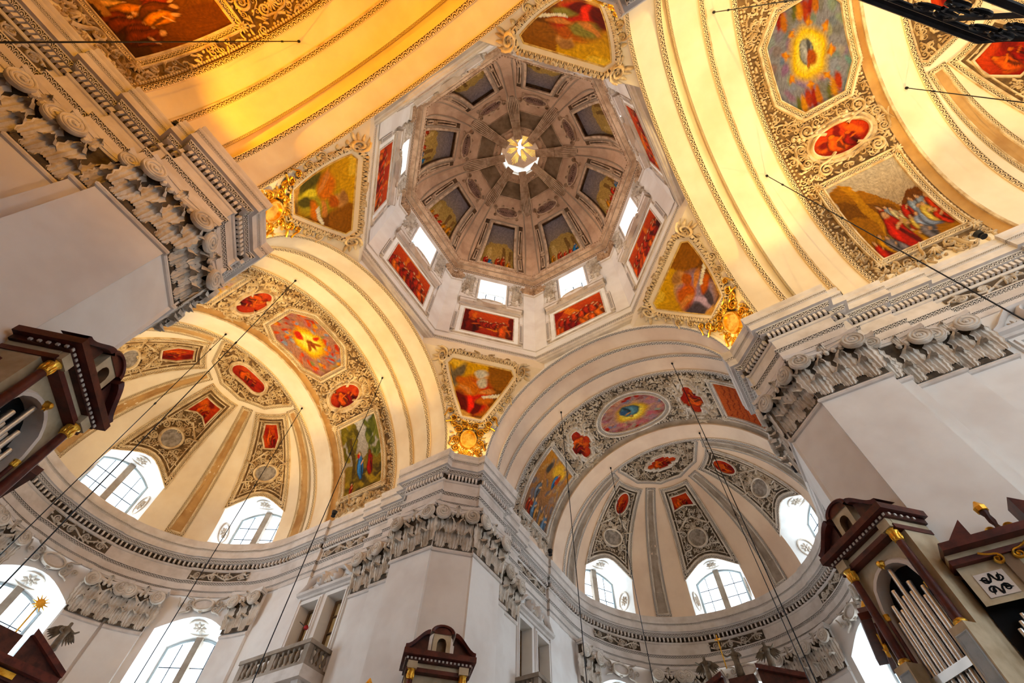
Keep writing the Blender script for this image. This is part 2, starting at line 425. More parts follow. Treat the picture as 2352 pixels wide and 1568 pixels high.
# frescoes: the picture itself is a flat print held in the mesh colours
e = N('fresco'); at = e.n('ShaderNodeVertexColor'); at.layer_name = 'Col'
nz = e.noise(7, 4, .75); nz2 = e.noise(26, 2, .7)
hs = e.n('ShaderNodeHueSaturation'); e.l(at.outputs[0], hs.inputs['Color']); e.l(e.math('ADD', e.math('MULTIPLY', nz, .9), .55), hs.inputs['Value'])
hs.inputs['Saturation'].default_value = 1.08
e.base(e.mix(e.math('MULTIPLY', sm(e, nz2, .52, .72), .35), hs.outputs[0], s2l((70, 40, 24)))); e.b.inputs['Roughness'].default_value = .8
e.b.inputs['Specular IOR Level'].default_value = .15
# window glass: clear thin pane
e = N('glass'); tr = e.n('ShaderNodeBsdfTransparent'); tr.inputs[0].default_value = (.94, .97, 1, 1); gl = e.n('ShaderNodeBsdfGlossy'); gl.inputs['Roughness'].default_value = .08
mx = e.n('ShaderNodeMixShader'); mx.inputs[0].default_value = .05; e.l(tr.outputs[0], mx.inputs[1]); e.l(gl.outputs[0], mx.inputs[2]); e.l(mx.outputs[0], e.t.nodes['Material Output'].inputs[0])

# ---------------------------------------------------------------- painting of the frescoes (flat print)
class Cv:
    def __init__(s, x, y, bg, seed=0):
        s.r = random.Random(seed); ph = [s.r.uniform(0, 6.3) for _ in range(6)]
        s.x = x + .012 * np.sin(17 * y + ph[0]) + .008 * np.sin(31 * x + 23 * y + ph[1]); s.y = y + .012 * np.sin(19 * x + ph[2]) + .008 * np.sin(29 * y - 27 * x + ph[3])
        s.c = np.tile(np.array(s2l(bg)), (len(x), 1))
    def put(s, m, c, a=1.):
        m = np.clip(m, 0, 1)[:, None] * a; s.c = s.c * (1 - m) + np.array(s2l(c)) * m; return s
    def vgrad(s, c0, c1):
        f = np.clip(s.y, 0, 1)[:, None]; s.c = np.array(s2l(c0)) * (1 - f) + np.array(s2l(c1)) * f; return s
    def ell(s, cx, cy, rx, ry, c, a=0., soft=.25):
        dx, dy = s.x - cx, s.y - cy; u = dx * math.cos(a) + dy * math.sin(a); v = -dx * math.sin(a) + dy * math.cos(a)
        d = np.sqrt((u / rx) ** 2 + (v / ry) ** 2); return s.put((1 + soft - d) / (2 * soft), c)
    def poly(s, pts, c):
        n = len(pts); ins = np.zeros(len(s.x), bool); j = n - 1
        for i in range(n):
            xi, yi = pts[i]; xj, yj = pts[j]
            ins ^= ((yi > s.y) != (yj > s.y)) & (s.x < (xj - xi) * (s.y - yi) / (yj - yi + 1e-12) + xi); j = i
        return s.put(ins.astype(float), c)
    def done(s, k=1.):
        n_ = .86 + .1 * np.sin(41 * s.x + 9 * np.sin(23 * s.y)) + .1 * np.sin(53 * s.y + 7 * np.sin(31 * s.x)) + .06 * np.sin(97 * (s.x + s.y)); return s.c * (n_ * k)[:, None]
    def fig(s, cx, cy, h, robe, skin=(226, 170, 120), w=.34, lean=0.):
        d = tuple(int(v * .5) for v in robe); l = tuple(min(255, int(v * 1.25)) for v in robe)
        s.ell(cx, cy + .4 * h, w * h * .74, h * .5, tuple(int(v * .3) for v in robe), lean, .1); s.ell(cx - lean * .3 * h, cy + .9 * h, h * .1, h * .13, (60, 34, 22), 0, .15); s.ell(cx, cy + .4 * h, w * h * .62, h * .46, robe, lean, .12); s.ell(cx + .1 * h, cy + .3 * h, w * h * .18, h * .36, d, lean + .12); s.ell(cx - .1 * h, cy + .42 * h, w * h * .14, h * .3, l, lean - .1)
        s.ell(cx - lean * .3 * h, cy + .9 * h, h * .075, h * .1, skin); s.ell(cx + .13 * h, cy + .6 * h, h * .16, h * .045, skin, .6); return s
    def crowd(s, x0, x1, y0, h, cols, n):
        for i in range(n):
            s.fig(x0 + (x1 - x0) * (i + .5) / n + s.r.uniform(-.02, .02), y0 + s.r.uniform(-.25, .15) * h, h * s.r.uniform(.8, 1.15), s.r.choice(cols), w=.42)
        return s
RED = [(170, 40, 20), (200, 70, 30), (140, 20, 12), (220, 110, 50)]
MIX = [(190, 40, 30), (200, 130, 50), (70, 110, 150), (170, 150, 120), (120, 130, 60), (210, 160, 90), (90, 80, 90)]
def p_red(seed, supper=False):
    def f(x, y):
        c = Cv(x, y, (188, 52, 22), seed).vgrad((160, 34, 14), (208, 74, 30))
        if supper:
            c.poly([(0, 0), (.1, 0), (.1, 1), (0, 1)], (104, 18, 10)); c.poly([(.9, 0), (1, 0), (1, 1), (.9, 1)], (104, 18, 10))
            c.poly([(.14, .2), (.2, .95), (.26, .95), (.24, .2)], (224, 110, 44)); c.poly([(.2, .3), (.82, .22), (.84, .38), (.24, .5)], (228, 128, 66))
            c.crowd(.25, .82, .38, .3, [(196, 72, 34), (150, 34, 18)], 9); c.fig(.18, .05, .6, (110, 22, 14), (200, 90, 50)); c.fig(.82, .04, .55, (206, 84, 40), (220, 120, 70))
        else:
            k = c.r.random()
            if k < .35:
                c.poly([(.12, 1), (.32, 1), (.8, .2), (.62, .1)], (230, 120, 48)); c.poly([(0, .55), (.25, .95), (0, 1)], (150, 24, 12))
            elif k < .7:
                c.poly([(.3, .5), (.7, .5), (.7, 1), (.3, 1)], (226, 112, 46)); c.poly([(.36, .55), (.64, .55), (.64, .95), (.36, .95)], (176, 46, 22))
            else: c.poly([(.0, .75), (1, .95), (1, 1), (0, 1)], (232, 132, 60)); c.ell(.55, .6, .22, .3, (222, 98, 40))
            c.crowd(.04, .96, .0, .5, [(150, 28, 14), (120, 18, 10), (206, 84, 36), (224, 110, 54)], 9); c.crowd(.1, .9, .3, .35, [(196, 64, 30), (166, 40, 20)], 6)
        return c.done()
    return f
def p_redsmall(seed):
    def f(x, y):
        c = Cv(x, y, (190, 40, 14), seed).vgrad((150, 22, 8), (206, 62, 18)); r = c.r
        for i in range(7): c.ell(r.uniform(.15, .85), r.uniform(.15, .85), r.uniform(.06, .2), r.uniform(.12, .3), r.choice([(220, 92, 30), (120, 16, 8), (206, 70, 24), (168, 30, 12)]), r.uniform(-1, 1))
        c.fig(.38, .15, .6, (214, 84, 34), (226, 120, 60)); c.fig(.64, .12, .5, (130, 18, 8), (214, 100, 48)); return c.done()
    return f
def p_glory(seed, bg, crowdc, gold=(250, 196, 30), mode=0, k=1.):
    def f(x, y):
        c = Cv(x, y, bg, seed); r = c.r
        for i in range(60): c.ell(r.random(), r.random(), r.uniform(.03, .09), r.uniform(.03, .08), tuple(int(v * r.uniform(.8, 1.15)) if v < 215 else v for v in bg), r.uniform(0, 3))
        if mode == 1:
            for i in range(90):
                a = r.uniform(0, 6.3); q_ = r.uniform(.26, .62); c.ell(.5 + q_ * math.cos(a), .5 + q_ * math.sin(a), r.uniform(.015, .045), r.uniform(.02, .06), r.choice(crowdc), r.uniform(0, 3))
        if mode == 2:
            for i in range(70):
                a = r.uniform(0, 6.3); q_ = r.uniform(.3, .55); c.ell(.5 + q_ * math.cos(a), .5 + q_ * math.sin(a), r.uniform(.02, .05), r.uniform(.02, .07), r.choice(crowdc), r.uniform(0, 3))
        c.ell(.5, .5, .25, .25, gold, 0, .2); c.ell(.5, .5, .17, .18, (255, 232, 110), 0, .3)
        if mode == 0:
            for i in range(8):
                a = i * PI / 4 + .3; c.ell(.5 + .31 * math.cos(a), .5 + .31 * math.sin(a), .055, .025, (206, 120, 40), a); c.ell(.5 + .3 * math.cos(a), .5 + .3 * math.sin(a), .02, .05, (226, 150, 60), a)
            for i in range(9):
                c.ell(.2 + .07 * i, .07 + .02 * (i % 3), .04, .1, crowdc[i % len(crowdc)]); c.ell(.2 + .07 * i, .93 - .02 * (i % 3), .04, .1, crowdc[(i + 3) % len(crowdc)])
            c.fig(.48, .38, .26, (150, 150, 150), (190, 110, 60), .5); c.ell(.53, .55, .07, .07, (176, 84, 40))
        elif mode == 1:
            c.ell(.5, .45, .05, .1, (150, 60, 20)); c.ell(.42, .42, .08, .03, (170, 90, 20), .5); c.ell(.58, .44, .08, .03, (170, 90, 20), -.5); c.ell(.55, .66, .07, .08, (206, 50, 30)); c.ell(.33, .5, .06, .03, (206, 50, 20))
        else: c.fig(.52, .3, .34, (84, 120, 130), (200, 140, 90), .6); c.ell(.62, .44, .06, .07, (60, 90, 120))
        return c.done(k)
    return f
def p_scene(seed, sky=(196, 180, 160), bld=(176, 112, 36)):
    def f(x, y):
        c = Cv(x, y, sky, seed).vgrad((200, 150, 70), sky)
        c.poly([(0, .92), (.14, .95), (.2, .98), (.24, .9), (.62, .62), (.66, .5), (1, .34), (1, .0), (0, 0)], bld); c.poly([(0, .82), (.6, .55), (.6, .4), (0, .6)], (140, 84, 24)); c.poly([(.2, .98), (.3, .92), (.44, .1), (.3, .1)], (206, 140, 50)); c.poly([(.7, .5), (.9, .62), (1, .62), (1, .3), (.7, .3)], (120, 66, 26))
        c.crowd(.4, 1, .3, .24, [(200, 60, 30), (150, 160, 170), (214, 190, 140), (190, 40, 24), (120, 130, 150)], 10); c.crowd(.3, .98, .14, .26, [(214, 200, 170), (150, 160, 180), (196, 50, 30), (226, 180, 90)], 10); c.crowd(.05, .7, .0, .24, [(206, 140, 50), (226, 180, 80), (190, 40, 24), (120, 110, 110)], 8); c.fig(.42, .0, .5, (200, 40, 26)); return c.done(.72)
    return f
def p_land(seed):
    def f(x, y):
        c = Cv(x, y, (186, 176, 156), seed).vgrad((140, 110, 40), (190, 184, 176)); r = c.r
        c.poly([(0, 0), (1, 0), (1, .42), (.6, .5), (0, .4)], (128, 104, 40))
        for i in range(60): c.ell(r.uniform(0, .42), r.uniform(.5, 1), r.uniform(.04, .09), r.uniform(.03, .07), r.choice([(110, 96, 30), (84, 72, 24), (140, 120, 44)]), r.uniform(0, 3))
        for i in range(50): c.ell(r.uniform(.68, 1), r.uniform(.45, .98), r.uniform(.04, .08), r.uniform(.03, .06), r.choice([(96, 100, 40), (70, 76, 28), (126, 124, 52)]), r.uniform(0, 3))
        for i in range(30): c.ell(r.random(), r.uniform(0, .3), r.uniform(.05, .15), r.uniform(.02, .05), r.choice([(92, 74, 28), (160, 130, 50), (70, 56, 24)]))
        c.poly([(.2, .2), (.3, .3), (.27, .8), (.2, .8)], (84, 64, 28)); c.fig(.42, .2, .36, (66, 116, 168)); c.ell(.38, .5, .04, .04, (190, 50, 40)); c.fig(.68, .2, .32, (150, 34, 30), (120, 60, 30)); c.fig(.18, .0, .18, (150, 40, 24)); return c.done()
    return f
def p_dark(seed):
    def f(x, y):
        c = Cv(x, y, (72, 40, 22), seed).vgrad((56, 32, 18), (130, 76, 30)); c.poly([(.55, .3), (1, .2), (1, 1), (.7, 1)], (112, 62, 26)); c.crowd(.1, .85, .1, .3, [(190, 110, 40), (120, 50, 20), (206, 150, 80), (60, 40, 20), (170, 50, 24)], 9); c.crowd(.2, .7, .4, .3, [(206, 120, 30), (150, 50, 20), (90, 44, 16)], 6)
        c.poly([(.1, .02), (.5, .05), (.52, .12), (.12, .1)], (190, 130, 70)); return c.done()
    return f
def p_heaven(seed):
    def f(x, y):
        c = Cv(x, y, (150, 112, 84), seed).vgrad((110, 84, 72), (206, 140, 70)); r = c.r
        for i in range(70): c.ell(r.random(), r.random(), r.uniform(.03, .09), r.uniform(.02, .06), r.choice([(150, 120, 100), (120, 104, 100), (176, 120, 80), (196, 150, 96)]), r.uniform(0, 3))
        c.ell(.62, .86, .2, .12, (236, 184, 80)); c.fig(.66, .62, .24, (70, 120, 160)); c.ell(.72, .78, .05, .08, (190, 70, 40)); c.ell(.3, .8, .07, .1, (76, 70, 62)); c.crowd(.1, .9, .02, .26, [(96, 120, 140), (150, 60, 44), (170, 120, 70), (110, 100, 96)], 7); c.fig(.3, .3, .3, (110, 116, 124)); return c.done()
    return f
def p_brick(seed):
    def f(x, y):
        c = Cv(x, y, (176, 74, 44), seed).vgrad((150, 56, 36), (190, 96, 60))
        for i in range(12): c.poly([(0, i / 12), (1, i / 12 - .05), (1, i / 12 - .035), (0, i / 12 + .012)], (128, 46, 30))
        c.ell(.3, .2, .2, .2, (200, 70, 50)); c.fig(.7, .05, .5, (196, 60, 44)); return c.done()
    return f
def p_evang(seed, robe, cloak, kind):
    def f(x, y):
        c = Cv(x, y, (206, 150, 50), seed).vgrad((150, 96, 36), (226, 172, 60)); c.x = .46 + (c.x - .46) / 1.3; c.y = .42 + (c.y - .44) / 1.25
        c.poly([(.6, .45), (1, .5), (1, .85), (.55, .95)], (150, 92, 30)); c.poly([(0, .8), (.3, .8), (.3, 1), (0, 1)], (240, 196, 84)); c.poly([(.66, .2), (.8, .3), (.8, .6), (.62, .6)], (120, 72, 24)); c.poly([(.2, 0), (.8, 0), (.75, .12), (.25, .1)], (120, 84, 50))
        if kind == 'mark':
            c.ell(.16, .62, .07, .16, (128, 110, 80), .3); c.ell(.24, .7, .06, .16, (110, 96, 70), -.3); c.ell(.28, .62, .06, .06, (206, 110, 40))
        dk = tuple(int(v * .5) for v in robe); lt = tuple(min(255, int(v * 1.3)) for v in robe)
        c.ell(.44, .3, .2, .2, robe); c.ell(.47, .48, .19, .22, robe); c.ell(.34, .3, .07, .2, dk, .3); c.ell(.52, .25, .05, .16, dk, -.2); c.ell(.44, .33, .03, .18, lt, .1); c.ell(.4, .54, .13, .12, cloak, .4); c.ell(.6, .38, .1, .06, cloak, .5)
        c.ell(.53, .72, .065, .08, (222, 160, 96)); c.ell(.5, .76, .075, .05, (170, 120, 70) if kind != 'mark' else (206, 200, 180)); c.ell(.54, .64, .06, .07, (206, 196, 170) if kind == 'mark' else (190, 96, 40)); c.ell(.36, .5, .12, .04, (214, 140, 80), -.5); c.ell(.6, .52, .1, .035, (214, 140, 80), .4)
        c.poly([(.56, .44), (.76, .54), (.79, .5), (.6, .4)], (236, 226, 196)); c.ell(.38, .1, .1, .04, (214, 160, 90)); return c.done()
    return f
def p_dome(seed):
    def f(x, y):
        c = Cv(x, y, (150, 132, 126), seed).vgrad((176, 140, 84), (136, 122, 122)); r = c.r
        c.poly([(0, 0), (1, 0), (1, .5), (.7, .66), (.2, .62), (0, .42)], (184, 146, 84)); c.poly([(.16, .08), (.28, .08), (.28, .52), (.16, .5)], (206, 168, 104)); c.poly([(.6, .08), (.7, .08), (.7, .56), (.6, .56)], (132, 96, 54)); c.poly([(.8, .08), (.88, .08), (.88, .52), (.8, .52)], (140, 102, 58))
        c.crowd(.06, .94, .08, .26, [(190, 50, 36), (176, 56, 30), (50, 110, 150), (206, 130, 50), (190, 40, 30)], 5); return c.done()
    return f

# ================================================================ STRUCTURE
def struct(name, loc=(0, 0, 0), label=None): return thing(name, label, None, loc, kind='structure')
fl = struct('floor'); g = G(); g.grid(np.array([[(x, y, -1.232) for x in np.linspace(-32, 26, 12)] for y in np.linspace(-25, 25, 12)])); obj('floor_slabs', g, 'floor_marble', fl)

HALF = [(5.5, 6.57), (5.5, 8.36), (5.86, 8.36), (5.86, 8.76), (6.29, 8.76), (6.29, 10.0), (6.45, 10.0), (6.45, 11.15), (6.62, 11.15)]
def rotk(k, P):
    P = np.asarray(P, float); c, s = round(math.cos(k * PI / 2)), round(math.sin(k * PI / 2)); Q = P.copy(); Q[..., 0] = P[..., 0] * c - P[..., 1] * s; Q[..., 1] = P[..., 0] * s + P[..., 1] * c; return Q
QARM = [('choir', 'left'), ('left', 'nave'), ('nave', 'right'), ('right', 'choir')]
QTXT = ['between the two lower apses', 'at the left of the nave', 'overhead beside the nave', 'at the right of the choir']
def plan(k, upto=None):
    a, b = QARM[k]
    def half(nm):
        if upto is not None: return HALF[:upto]
        return HALF + ([(6.62, 30.)] if nm == 'nave' else [(6.62, 14.2), (6.5, 14.2), (6.5, 16.15)])
    A_ = [(t, s) for s, t in half(a)][::-1] + [(6.57, 5.58)][:0]
    B_ = [(s, t) for s, t in half(b)]
    return rotk(k, np.array(A_ + [(6.57, 5.58), (5.58, 6.57)] + B_, float))
ENT = {}
WHITE_ARM = {'nave': 'vault', 'right': 'vault', 'left': 'vault', 'choir': 'choir_vault'}
th = np.linspace(-PI / 2, PI / 2, 73)
for nm, ph in ARMS.items():
    root = struct('ceiling_' + nm, arm(ph, 0, 11, 20))
    tr = [(6.8, RA), (7.85, RA), (7.85, 6.74), (8.42, 6.74), (8.42, RB), (10.72, RB), (10.72, 6.68), (14.72, 6.68), (14.72, 6.5), (16.02, 6.5), (16.02, RB + .02), (16.2, RB + .02)]
    if nm == 'nave': tr = tr[:10] + [(16.02, 6.6), (30., 6.6)]
    g = G(); P = np.array([arm(ph, r * np.sin(th), t, ZS + r * np.cos(th)) for t, r in tr])
    g.grid(P, np.array([np.stack([th * 6, np.full(len(th), t)], 1) for t, r in tr])); obj('vault_shell', g, WHITE_ARM[nm], root)
    for bi, (t0, t1, r, hh, mt, rep) in enumerate([(6.72, 6.86, RA, .05, 'band', .2), (7.70, 7.88, RA, .05, 'band', .26), (8.42, 8.5, RB, .04, 'band', .12), (9.48, 9.64, RB, .06, 'band', .2), (9.64, 9.7, RB, .05, 'stucco', .2),
                                   (10.56, 10.74, RB, .06, 'band', .22), (14.66, 14.76, 6.5, .05, 'stucco', .2), (15.86, 16.04, 6.5, .05, 'band', .22)]):
        if nm == 'nave' and t0 > 15: continue
        g = G(); pr = [(t0, -.05), (t0, hh), (t0 + .02, hh + .015), (t1 - .02, hh + .015), (t1, hh), (t1, -.05)]
        g.grid(np.array([arm(ph, (r - h) * np.sin(th), t, ZS + (r - h) * np.cos(th)) for t, h in pr]), np.array([np.stack([th * r / rep, np.full(len(th), min(1, max(0, (t - t0) / (t1 - t0))))], 1) for t, h in pr]))
        obj('moulding_band', g, 'choir_vault' if (mt == 'stucco' and nm == 'choir') else ('band_grey' if nm == 'choir' and mt == 'band' else mt), root)
    if nm != 'nave':        # coving where the apse arch meets the painted bay
        g = G(); pr = [(14.3, 6.68), (14.45, 6.66), (14.58, 6.6), (14.68, 6.5), (14.70, 6.44)]
        g.grid(np.array([arm(ph, r * np.sin(th), t, ZS + r * np.cos(th)) for t, r in pr])); obj('coving', g, 'coving' if nm != 'choir' else 'stone_dark', root)
    # wall strip above the arch up to the drum ring
    g = G(); u = np.linspace(-2.84, 2.84, 41); zz = ZS + np.sqrt(np.clip(RA ** 2 - u ** 2, 0, None))
    g.grid(np.array([arm(ph, u, 6.8, zz), arm(ph, u, 6.8, np.full(41, 20.95))])); obj('spandrel', g, 'wall', root)

# ---- apse half domes
EL = math.radians
WAZ = [-58, 0, 58]
def etop(x): return 21.0 + 5.6 * math.cos(PI / 2 * x / 14.5)       # opening head, x = degrees from the window axis
wn = 0
def win_light(root, ph, az0, r, hw, z0, zsp, zap, mull=.16, cols=2, rows=4):
    a = EL(az0); n = np.array([math.cos(ph + a), math.sin(ph + a), 0]); t = np.array([-n[1], n[0], 0]); c0 = arm(ph, 0, TC, 0) + n * r; m = m_plane(c0, t, -n)
    head = lambda u: zsp + (zap - zsp) * (1 - (u / hw) ** 2)
    g = G(); us = np.linspace(-hw, hw, 13); g.grid(np.array([m(us, np.full(13, z0), 0), m(us, head(us), 0)])); obj('pane', g, 'glass', root)
    g = G(); us = np.linspace(-hw, hw, 13); o = np.concatenate([np.array([(u, head(u)) for u in us[::-1]]), [(-hw, z0), (hw, z0)]])
    frame(g, o, [(0, -.05), (0, .08), (-.1, .08), (-.1, -.05)], m, .4); obj('window_frame', g, 'window_frame', root)
    g = G(); us = np.linspace(-mull, mull, 2); g.grid(np.array([m([-mull, -mull, mull, mull], [z0] * 4, [-.05, .22, .22, -.05]), m([-mull, -mull, mull, mull], [head(0)] * 4, [-.05, .22, .22, -.05])])); obj('mullion', g, 'stone_dark', root, False)
    g = G()
    for s_ in (-1, 1):
        for j in range(1, cols):
            u = s_ * (mull + (hw - mull) * j / cols); ridge(g, [(u, z0), (u, head(u))], .018, .03, m, .01)
        for j in range(1, rows):
            z = z0 + (zsp - z0) * j / (rows - .3); ridge(g, [(s_ * mull, z), (s_ * hw, z)], .018, .03, m, .01)
    obj('glazing_bars', g, 'iron', root)
for nm in ('left', 'choir', 'right'):
    ph = ARMS[nm]; vm = WHITE_ARM[nm]; c0 = arm(ph, 0, TC, ZS)
    root = struct('ceiling_' + nm + '_apse', c0)
    g = G(); edges = [-90]
    for w in WAZ: edges += [w - 14.5, w + 14.5]
    edges.append(90)
    for i in range(len(edges) - 1):
        a0, a1 = edges[i], edges[i + 1]; isw = i % 2 == 1; azs = np.linspace(a0, a1, 13); rows = []
        for az in azs:
            e0 = etop(az - (a0 + a1) / 2) if isw else 0.; els = np.linspace(e0, 90, 25); ar, er = EL(az), np.radians(els)
            rows.append(arm(ph, RAP * np.cos(er) * math.sin(ar), TC + RAP * np.cos(er) * math.cos(ar), ZS + RAP * np.sin(er)))
        g.grid(np.array(rows))
    obj('half_dome', g, vm, root)
    for w in WAZ:
        wn += 1; wr = struct('window_%d' % wn, arm(ph, 0, TC, 15) + 7.4 * np.array([math.cos(ph + EL(w)), math.sin(ph + EL(w)), 0]))
        a = EL(w); n = np.array([math.cos(ph + a), math.sin(ph + a), 0]); t = np.array([-n[1], n[0], 0]); cc = arm(ph, 0, TC, 0)
        RG, HW = 7.75, 1.36; head = lambda u: 17.55 + .5 * (1 - (u / HW) ** 2)
        outer = []; inner = []
        for f in np.linspace(0, 1, 7): e_ = etop(14.5) * f; outer.append((-14.5, e_)); inner.append((-HW, 15.0 + (17.55 - 15.0) * f))
        for x in np.linspace(-14.5, 14.5, 17): outer.append((x, etop(x))); inner.append((x / 14.5 * HW, head(x / 14.5 * HW)))
        for f in np.linspace(1, 0, 7): e_ = etop(14.5) * f; outer.append((14.5, e_)); inner.append((HW, 15.0 + (17.55 - 15.0) * f))
        O_ = np.array([cc + RAP * (math.cos(EL(e_)) * (math.cos(EL(x)) * n + math.sin(EL(x)) * t)) + np.array([0, 0, ZS + RAP * math.sin(EL(e_))]) for x, e_ in outer])
        I_ = np.array([cc + RG * n + u * t + np.array([0, 0, z]) for u, z in inner])
        g = G(); g.grid(np.array([O_, O_ * .5 + I_ * .5, I_])); obj('window_reveal', g, 'shell_white', wr)
        g = G(); mv = lambda A, B: None
        # rosette medallions on the soffit and the two sides of the reveal
        def on_reveal(i):
            o, i_ = O_[i], I_[i]; tang = O_[i + 1] - O_[i - 1]; tang /= np.linalg.norm(tang); dv = (i_ - o); dl = np.linalg.norm(dv); dv = dv / dl; nn = np.cross(tang, dv); ctr = cc + n * 5 + np.array([0, 0, 16])
            if np.dot(nn, ctr - o) < 0: nn = -nn
            return m_plane(o * .5 + i_ * .5, tang, nn, dv), dl
        for i, rr in ((15, .42), (3, .36), (27, .36)):
            mm, dl = on_reveal(i); rr = min(rr, dl * .4); g = G(); frame(g, ellipse(0, 0, rr * 1.35, rr, 20), [(-.05, 0), (-.03, .05), (.03, .05), (.05, 0)], mm); rosette(g, (0, 0), rr * .7, mm, 0, 8); obj('rosette', g, 'stucco_grey', wr)
        g = G(); g.grid(np.array([O_ + 0, O_ + (cc + [0, 0, 16] - O_) * .012]));
        win_light(wr, ph, w, RG + .02, HW, 15.0, 17.55, 18.05)
    # ledge behind the cornice
    g = G(); azs = np.radians(np.linspace(-90, 90, 61)); g.grid(np.array([arm(ph, r * np.sin(azs), TC + r * np.cos(azs), 14.86) for r in (6.2, 8.0)])); obj('cornice_ledge', g, 'stone', root)

# ---- pendentives
PTXT = ['bottom', 'left', 'top', 'right']
for k in range(4):
    root = struct('ceiling_pendentive_%d' % (k + 1), pol(PI / 4 + k * PI / 2, 0, 8, 17)); g = G(); zz = np.linspace(14.86, 20.02, 26); rows = []
    a = PI / 4 + k * PI / 2; m = m_pend(k)
    for z in zz:
        w = math.sqrt(max(0, RA ** 2 - (z - ZS) ** 2)); hwid = (6.8 - w) / 2 ** .5; u = np.linspace(-hwid, hwid, 13); rows.append(m(u, np.full(13, z), 0))
    rows.append(rows[-1] + np.array([0, 0, .75])); g.grid(np.array(rows)); obj('pendentive_shell', g, 'vault', root)

# ---- drum ring, drum walls, dome, lantern
def octa(ap): return np.array([(ap / math.cos(PI / 8) * math.cos(PI / 8 + i * PI / 4), ap / math.cos(PI / 8) * math.sin(PI / 8 + i * PI / 4)) for i in range(8)])
ring = struct('trim_1', (0, 0, 20.8), 'octagonal cornice ring at the foot of the drum')
for nm_, pr, mt, rep in [('ring_moulding', [(-.6, 20.56), (-.32, 20.56), (-.12, 20.58), (-.06, 20.64), (0, 20.66), (.02, 20.7), (.05, 20.72)], 'stone', .3), ('egg_band', [(.05, 20.72), (.03, 20.94)], 'band_grey', .21), ('bead_band', [(-.26, 20.57), (-.1, 20.6)], 'band_grey', .1),
                         ('ring_top', [(.03, 20.94), (.07, 20.95), (.07, 20.99), (.0, 21.02), (-.02, 21.5), (.02, 21.52), (.02, 21.56), (-.08, 21.58)], 'wall', .3)]:
    g = G(); sweep(g, octa(6.5), pr, True, rep, 1); obj(nm_, g, mt, ring, False)
drum = struct('wall_drum', (0, 0, 25)); dome = struct('ceiling_dome', (0, 0, 33))
T8 = math.tan(PI / 8)
for k in range(8):
    m = m_drum(k); hw = DR * T8 + .02; g = G(); x0 = .86
    for u0, u1, v0, v1 in [(-hw, -x0, 21.4, 29.8), (x0, hw, 21.4, 29.8), (-x0, x0, 21.4, 26.0), (-x0, x0, 28.65, 29.8)]:
        g.grid(np.array([[m(u, v) for u in (u0, u1)] for v in (v0, v1)]))
    obj('drum_panel', g, 'wall', drum, False)
    wn += 1; wr = struct('window_%d' % wn, m(0, 26.0, -.5)); g = G()
    o = rect(-x0, x0, 26.0, 28.65); frame(g, o, [(0, 0), (0, -1.0)], m, .5); obj('window_reveal', g, 'shell_white', wr, False)
    g = G(); g.grid(np.array([[m(u, v, -.9) for u in (-x0, x0)] for v in (26.0, 28.65)])); obj('pane', g, 'glass', wr, False)
    g = G(); frame(g, offset(ccw(o), -.0), [(0, -.95), (0, -.82), (-.07, -.82), (-.07, -.95)], m, .5); obj('window_frame', g, 'window_frame', wr, False)
    for u in (-.3, .3): g = G(); ridge(g, [(u, 26.0), (u, 28.65)], .032, .05, m, -.9); obj('glazing_bar', g, 'iron', wr)
    g = G(); ridge(g, [(-x0, 27.4), (x0, 27.4)], .03, .05, m, -.9); obj('glazing_bar', g, 'iron', wr)
# corner pilasters folded round the octagon corners
for k in range(8):
    g = G(); a, b = m_drum(k), m_drum(k + 1); hw = DR * T8; pts = []
    cs = lambda v: np.array([a(hw - .72, v, 0), a(hw - .72, v, .09), a(hw - .037, v, .09), b(-hw + .037, v, .09), b(-hw + .72, v, .09), b(-hw + .72, v, 0)])
    g.grid(np.array([cs(21.5), cs(27.75)])); g.grid(np.array([cs(27.72) , cs(27.72) * np.array([.985, .985, 1]), cs(27.86) * np.array([.985, .985, 1]), cs(27.9)])); obj('corner_pilaster', g, 'wall', drum, False)
g = G(); ps = np.linspace(0, math.asin((36.67 - ZD1) / HD), 19)
for k in range(8):
    m = m_dome(k); zz = ZD1 + HD * np.sin(ps); aps = AD * np.cos(ps)
    # face with a recess cut out for the painting
    def rowp(u0, u1, n=5): return np.array([[m(u0(z, A) + (u1(z, A) - u0(z, A)) * i / (n - 1), z) for i in range(n)] for z, A in zip(zz, aps)])
    g = G(); L_ = lambda z, A: A * T8; wp = lambda z, A: np.interp(z, [30.2, 34.4], [1.2, .82])
    inz = (zz >= 30.1) & (zz <= 34.5)
    z1 = np.linspace(30.2, 34.4, 12); zl = np.linspace(29.74, 30.2, 3); zh = ZD1 + HD * np.sin(np.linspace(math.asin((34.4 - ZD1) / HD), ps[-1], 9))
    ap_ = lambda z: AD * math.sqrt(max(0, 1 - ((z - ZD1) / HD) ** 2))
    for zs_ in (zl, zh): g.grid(np.array([[m(ap_(z) * T8 * f, z) for f in np.linspace(-1, 1, 9)] for z in zs_]))
    for sg in (-1, 1): g.grid(np.array([[m(sg * (wp(z, 0) + (ap_(z) * T8 - wp(z, 0)) * f), z) for f in np.linspace(0, 1, 5)] for z in z1]))
    obj('dome_face', g, 'dome_plaster', dome)
cor = struct('trim_2', (0, 0, 29.5), 'beaded cornice at the foot of the dome')
